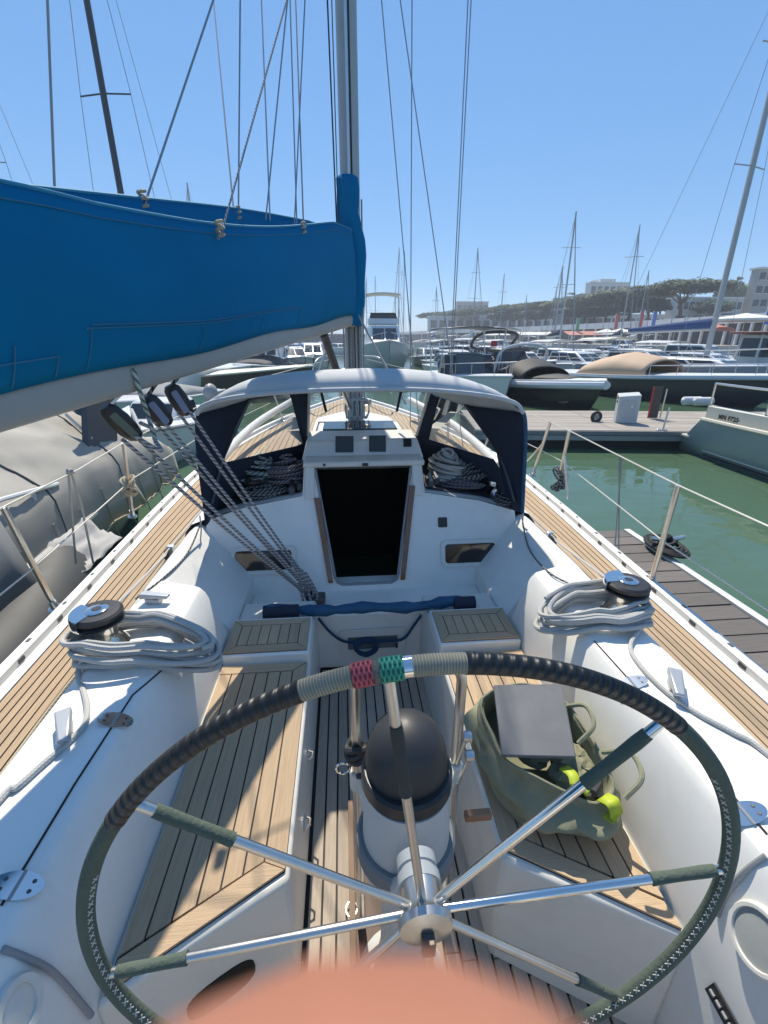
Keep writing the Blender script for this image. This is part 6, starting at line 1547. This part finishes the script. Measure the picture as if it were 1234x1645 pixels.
# stone pines: trunk, limbs and a flat crown of leaf tufts
LEAF = mat('pine_needles', (.085,.115,.045), .8, var=.25, vscale=.8, rnd=.12); LEAF2 = mat('tree_leaves', (.06,.095,.045), .8, var=.25, vscale=.8, rnd=.1)
BARK = mat('pine_bark', (.13,.095,.07), .9, var=.2, vscale=2)
def pine(seed, H, Wd, flat=.34, nclump=130, per=60, ls=.72, leaf=None):
    rnd = random.Random(seed); e = bpy.data.objects.new('pine_tree', None); COL.objects.link(e)
    fork = H * rnd.uniform(.42, .55); lean = V(rnd.uniform(-.4,.4), rnd.uniform(-.4,.4), 0)
    tb = MB().tube([V(0,0,0), lean*.4 + V(0,0,fork*.5), lean + V(0,0,fork)], [.34, .28, .24], 9); cl = []
    for k in range(9):
        a = 2*math.pi*k/9 + rnd.uniform(-.3,.3); rr = Wd/2*rnd.uniform(.35,.85); p = lean + V(rr*math.cos(a), rr*math.sin(a), H*rnd.uniform(.72,.86))
        tb.tube(spline([lean + V(0,0,fork*.97), lean.lerp(p, .45) + V(0,0,fork*.25+H*.22), p], 4), [.13,.11,.10,.08,.07,.06,.05,.04,.03], 6)
    tb.build('trunk', BARK, e)
    mb = MB()
    for k in range(nclump):
        a = rnd.random()*6.283; rr = Wd/2*math.sqrt(rnd.random()); zz = H*(.86 - .0*rr) + H*flat*.5*(1-(rr/(Wd/2))**2)*rnd.uniform(.2,1) - H*flat*.45*rnd.random()*(1-.5*(rr/(Wd/2))**2)
        c = lean + V(rr*math.cos(a), rr*math.sin(a), zz); cr = Wd*rnd.uniform(.08,.14)
        for j in range(per):
            d = V(rnd.gauss(0,1), rnd.gauss(0,1), rnd.gauss(0,.55)); d = d/ max(.3, d.length) * cr * rnd.random() ** .4
            p = c + V(d.x, d.y, d.z*.55); n1 = V(rnd.gauss(0,1), rnd.gauss(0,1), rnd.gauss(0,1)).normalized(); n2 = n1.orthogonal().normalized(); s = ls * rnd.uniform(.5, 1)
            mb.add([p - n1*s*.5, p + n2*s*.28, p + n1*s*.5, p - n2*s*.28], [(0,1,2,3)])
    mb.build('crown', leaf or LEAF, e, flat=True)
    return e
TP = [pine(1, 9.5, 11), pine(2, 9, 12), pine(3, 8.5, 10), pine(4, 11, 13, .36, 170)]
TB = pine(9, 7, 8, .9, 110, 60, .6, LEAF2)
used = set()
def plant(tp, u, vt, y, w, label, zb=5.1, H0=None):
    p = oy(u, vt, y); H = p.z - zb; o = tp if tp not in used else copy_tree(tp); used.add(tp)
    base = {TP[0]: (10.5, 11), TP[1]: (10, 12), TP[2]: (9.4, 10), TP[3]: (12.6, 13), TB: (9.4, 8)}[tp]
    wm = (oy(u + w/2, vt, y) - oy(u - w/2, vt, y)).length
    o.scale = (wm / base[1], wm / base[1], max(2, H) / base[0]); o.location = (p.x, y, zb); o.rotation_euler = (0, 0, random.random()*6.28)
    o.name = 'pine_tree'; tag(o, label, 'tree', 'pines along the promenade')
plant(TP[3], 1108, 441, 96, 132, 'big umbrella pine with spreading crown in front of the long white building')
plant(TB, 1185, 438, 125, 50, 'dark rounded tree beside the concrete building', 5.2); plant(TB, 1210, 441, 128, 40, 'dark tree half hidden by the concrete building', 5.2)
plant(TP[0], 1020, 455, 112, 110, 'broad umbrella pine left of the big pine'); plant(TP[1], 980, 468, 120, 85, 'umbrella pine below the hilltop building')
plant(TP[2], 945, 474, 128, 70, 'umbrella pine in mid row before the hilltop building'); plant(TP[0], 912, 476, 136, 72, 'umbrella pine just right of the tall mast'); 
for k, (u, v, y, w) in enumerate(((880,480,146,62),(850,482,154,60),(822,486,163,55),(795,489,172,52),(768,491,181,50),(742,494,190,46),(716,497,198,42),(694,499,205,40))):
    plant(TP[k % 3], u, v, y, w, 'umbrella pine of the far row, number %s counted from the right' % 'one two three four five six seven eight'.split()[k])
plant(TB, 930, 464, 215, 70, 'dark tree mass on the hilltop left of the white building', 8); plant(TB, 1038, 452, 170, 45, 'dark tree behind the broad pine on the hill', 7); plant(TB, 1070, 460, 150, 50, 'low dark tree between the two large pines', 6)
for k, (u, v, y, w) in enumerate(((865,492,160,50),(836,494,168,46),(808,496,176,44),(895,490,150,48),(930,488,138,50),(962,486,130,55),(1000,480,122,60),(1050,472,112,60),(1150,474,112,55),(755,500,192,40),(728,502,200,40))):
    plant(TB, u, v, y + 3, w, 'low dark tree filling the gap between the pines, %s of eleven' % 'first second third fourth fifth sixth seventh eighth ninth tenth eleventh'.split()[k])
# far wooded point on the left
plant(TB, 640, 533, 300, 60, 'far dark tree on the point beyond the flybridge yacht', 2); plant(TB, 612, 536, 320, 40, 'farther dark tree at the end of the point', 2)

# ================================================================== THE PHOTOGRAPHER'S HAND
SKIN = mat('skin', (.36,.155,.10), .5, var=.05, vscale=60, sss=.25)
cf = Vector((math.sin(YAW)*math.cos(PITCH), math.cos(YAW)*math.cos(PITCH), -math.sin(PITCH)))
cr_ = Vector((math.cos(YAW), -math.sin(YAW), 0)); cu = cr_.cross(cf)
HD = .0108
tip = CAM + cf*HD + cr_*((548-617)/F_PX*HD) - cu*((1538-822.5)/F_PX*HD)
def hp(r, d, f): return tip + cr_*r - cu*d + cf*f     # right, down, forward from the fingertip
import bmesh
def skin_obj(name, verts, edges, root, lv=2):
    me = bpy.data.meshes.new(name); me.from_pydata([v for v, r in verts], edges, []); o = bpy.data.objects.new(name, me); COL.objects.link(o)
    m = o.modifiers.new('skin', 'SKIN'); m.use_smooth_shade = True
    for i, (v, r) in enumerate(verts):
        sv = me.skin_vertices[0].data[i]; sv.radius = (r, r); sv.use_root = (i == root)
    s = o.modifiers.new('sub', 'SUBSURF'); s.levels = s.render_levels = lv; me.materials.append(SKIN); return o
hv = [(hp(.0,-.0002,.0), .0128), (hp(.001,.02,-.006), .0125), (hp(.002,.05,-.016), .011), (hp(.004,.075,-.028), .0125),   # index 0..3
      (hp(.012,.105,-.04), .022), (hp(.03,.15,-.055), .028), (hp(.04,.20,-.065), .025), (hp(.05,.27,-.075), .03),           # palm, wrist, forearm 4..7
      (hp(.026,.085,-.034), .011), (hp(.030,.06,-.045), .0095), (hp(.027,.05,-.062), .0085),                                 # middle, curled 8..10
      (hp(.044,.095,-.04), .0105), (hp(.048,.072,-.052), .009), (hp(.044,.065,-.068), .008),                                 # ring 11..13
      (hp(.058,.112,-.046), .0095), (hp(.062,.092,-.058), .008), (hp(.058,.088,-.07), .007),                                 # little 14..16
      (hp(-.012,.125,-.052), .0125), (hp(-.028,.105,-.062), .0105), (hp(-.034,.08,-.066), .0095)]                            # thumb 17..19
he = [(0,1),(1,2),(2,3),(3,4),(4,5),(5,6),(6,7),(4,8),(8,9),(9,10),(4,11),(11,12),(12,13),(5,14),(14,15),(15,16),(5,17),(17,18),(18,19)]
HO = skin_obj('person', hv, he, 5)
tag(HO, 'photographer hand with one bare fingertip covering the bottom of the view', 'person')

# ================================================================== HAZE
hz = MB().box(-2560, 2560, -2560, 2560, WATER - 1.2, 19.5).build('haze', None)
hm = bpy.data.materials.new('haze'); hm.use_nodes = True; hn = hm.node_tree; hn.nodes.remove(hn.nodes['Principled BSDF'])
pv = hn.nodes.new('ShaderNodeVolumePrincipled'); pv.inputs['Color'].default_value = (.80,.88,1,1); pv.inputs['Density'].default_value = .0013; pv.inputs['Anisotropy'].default_value = .3
hn.links.new(pv.outputs[0], hn.nodes['Material Output'].inputs['Volume']); hz.data.materials.append(hm); tag(hz, kind='stuff')
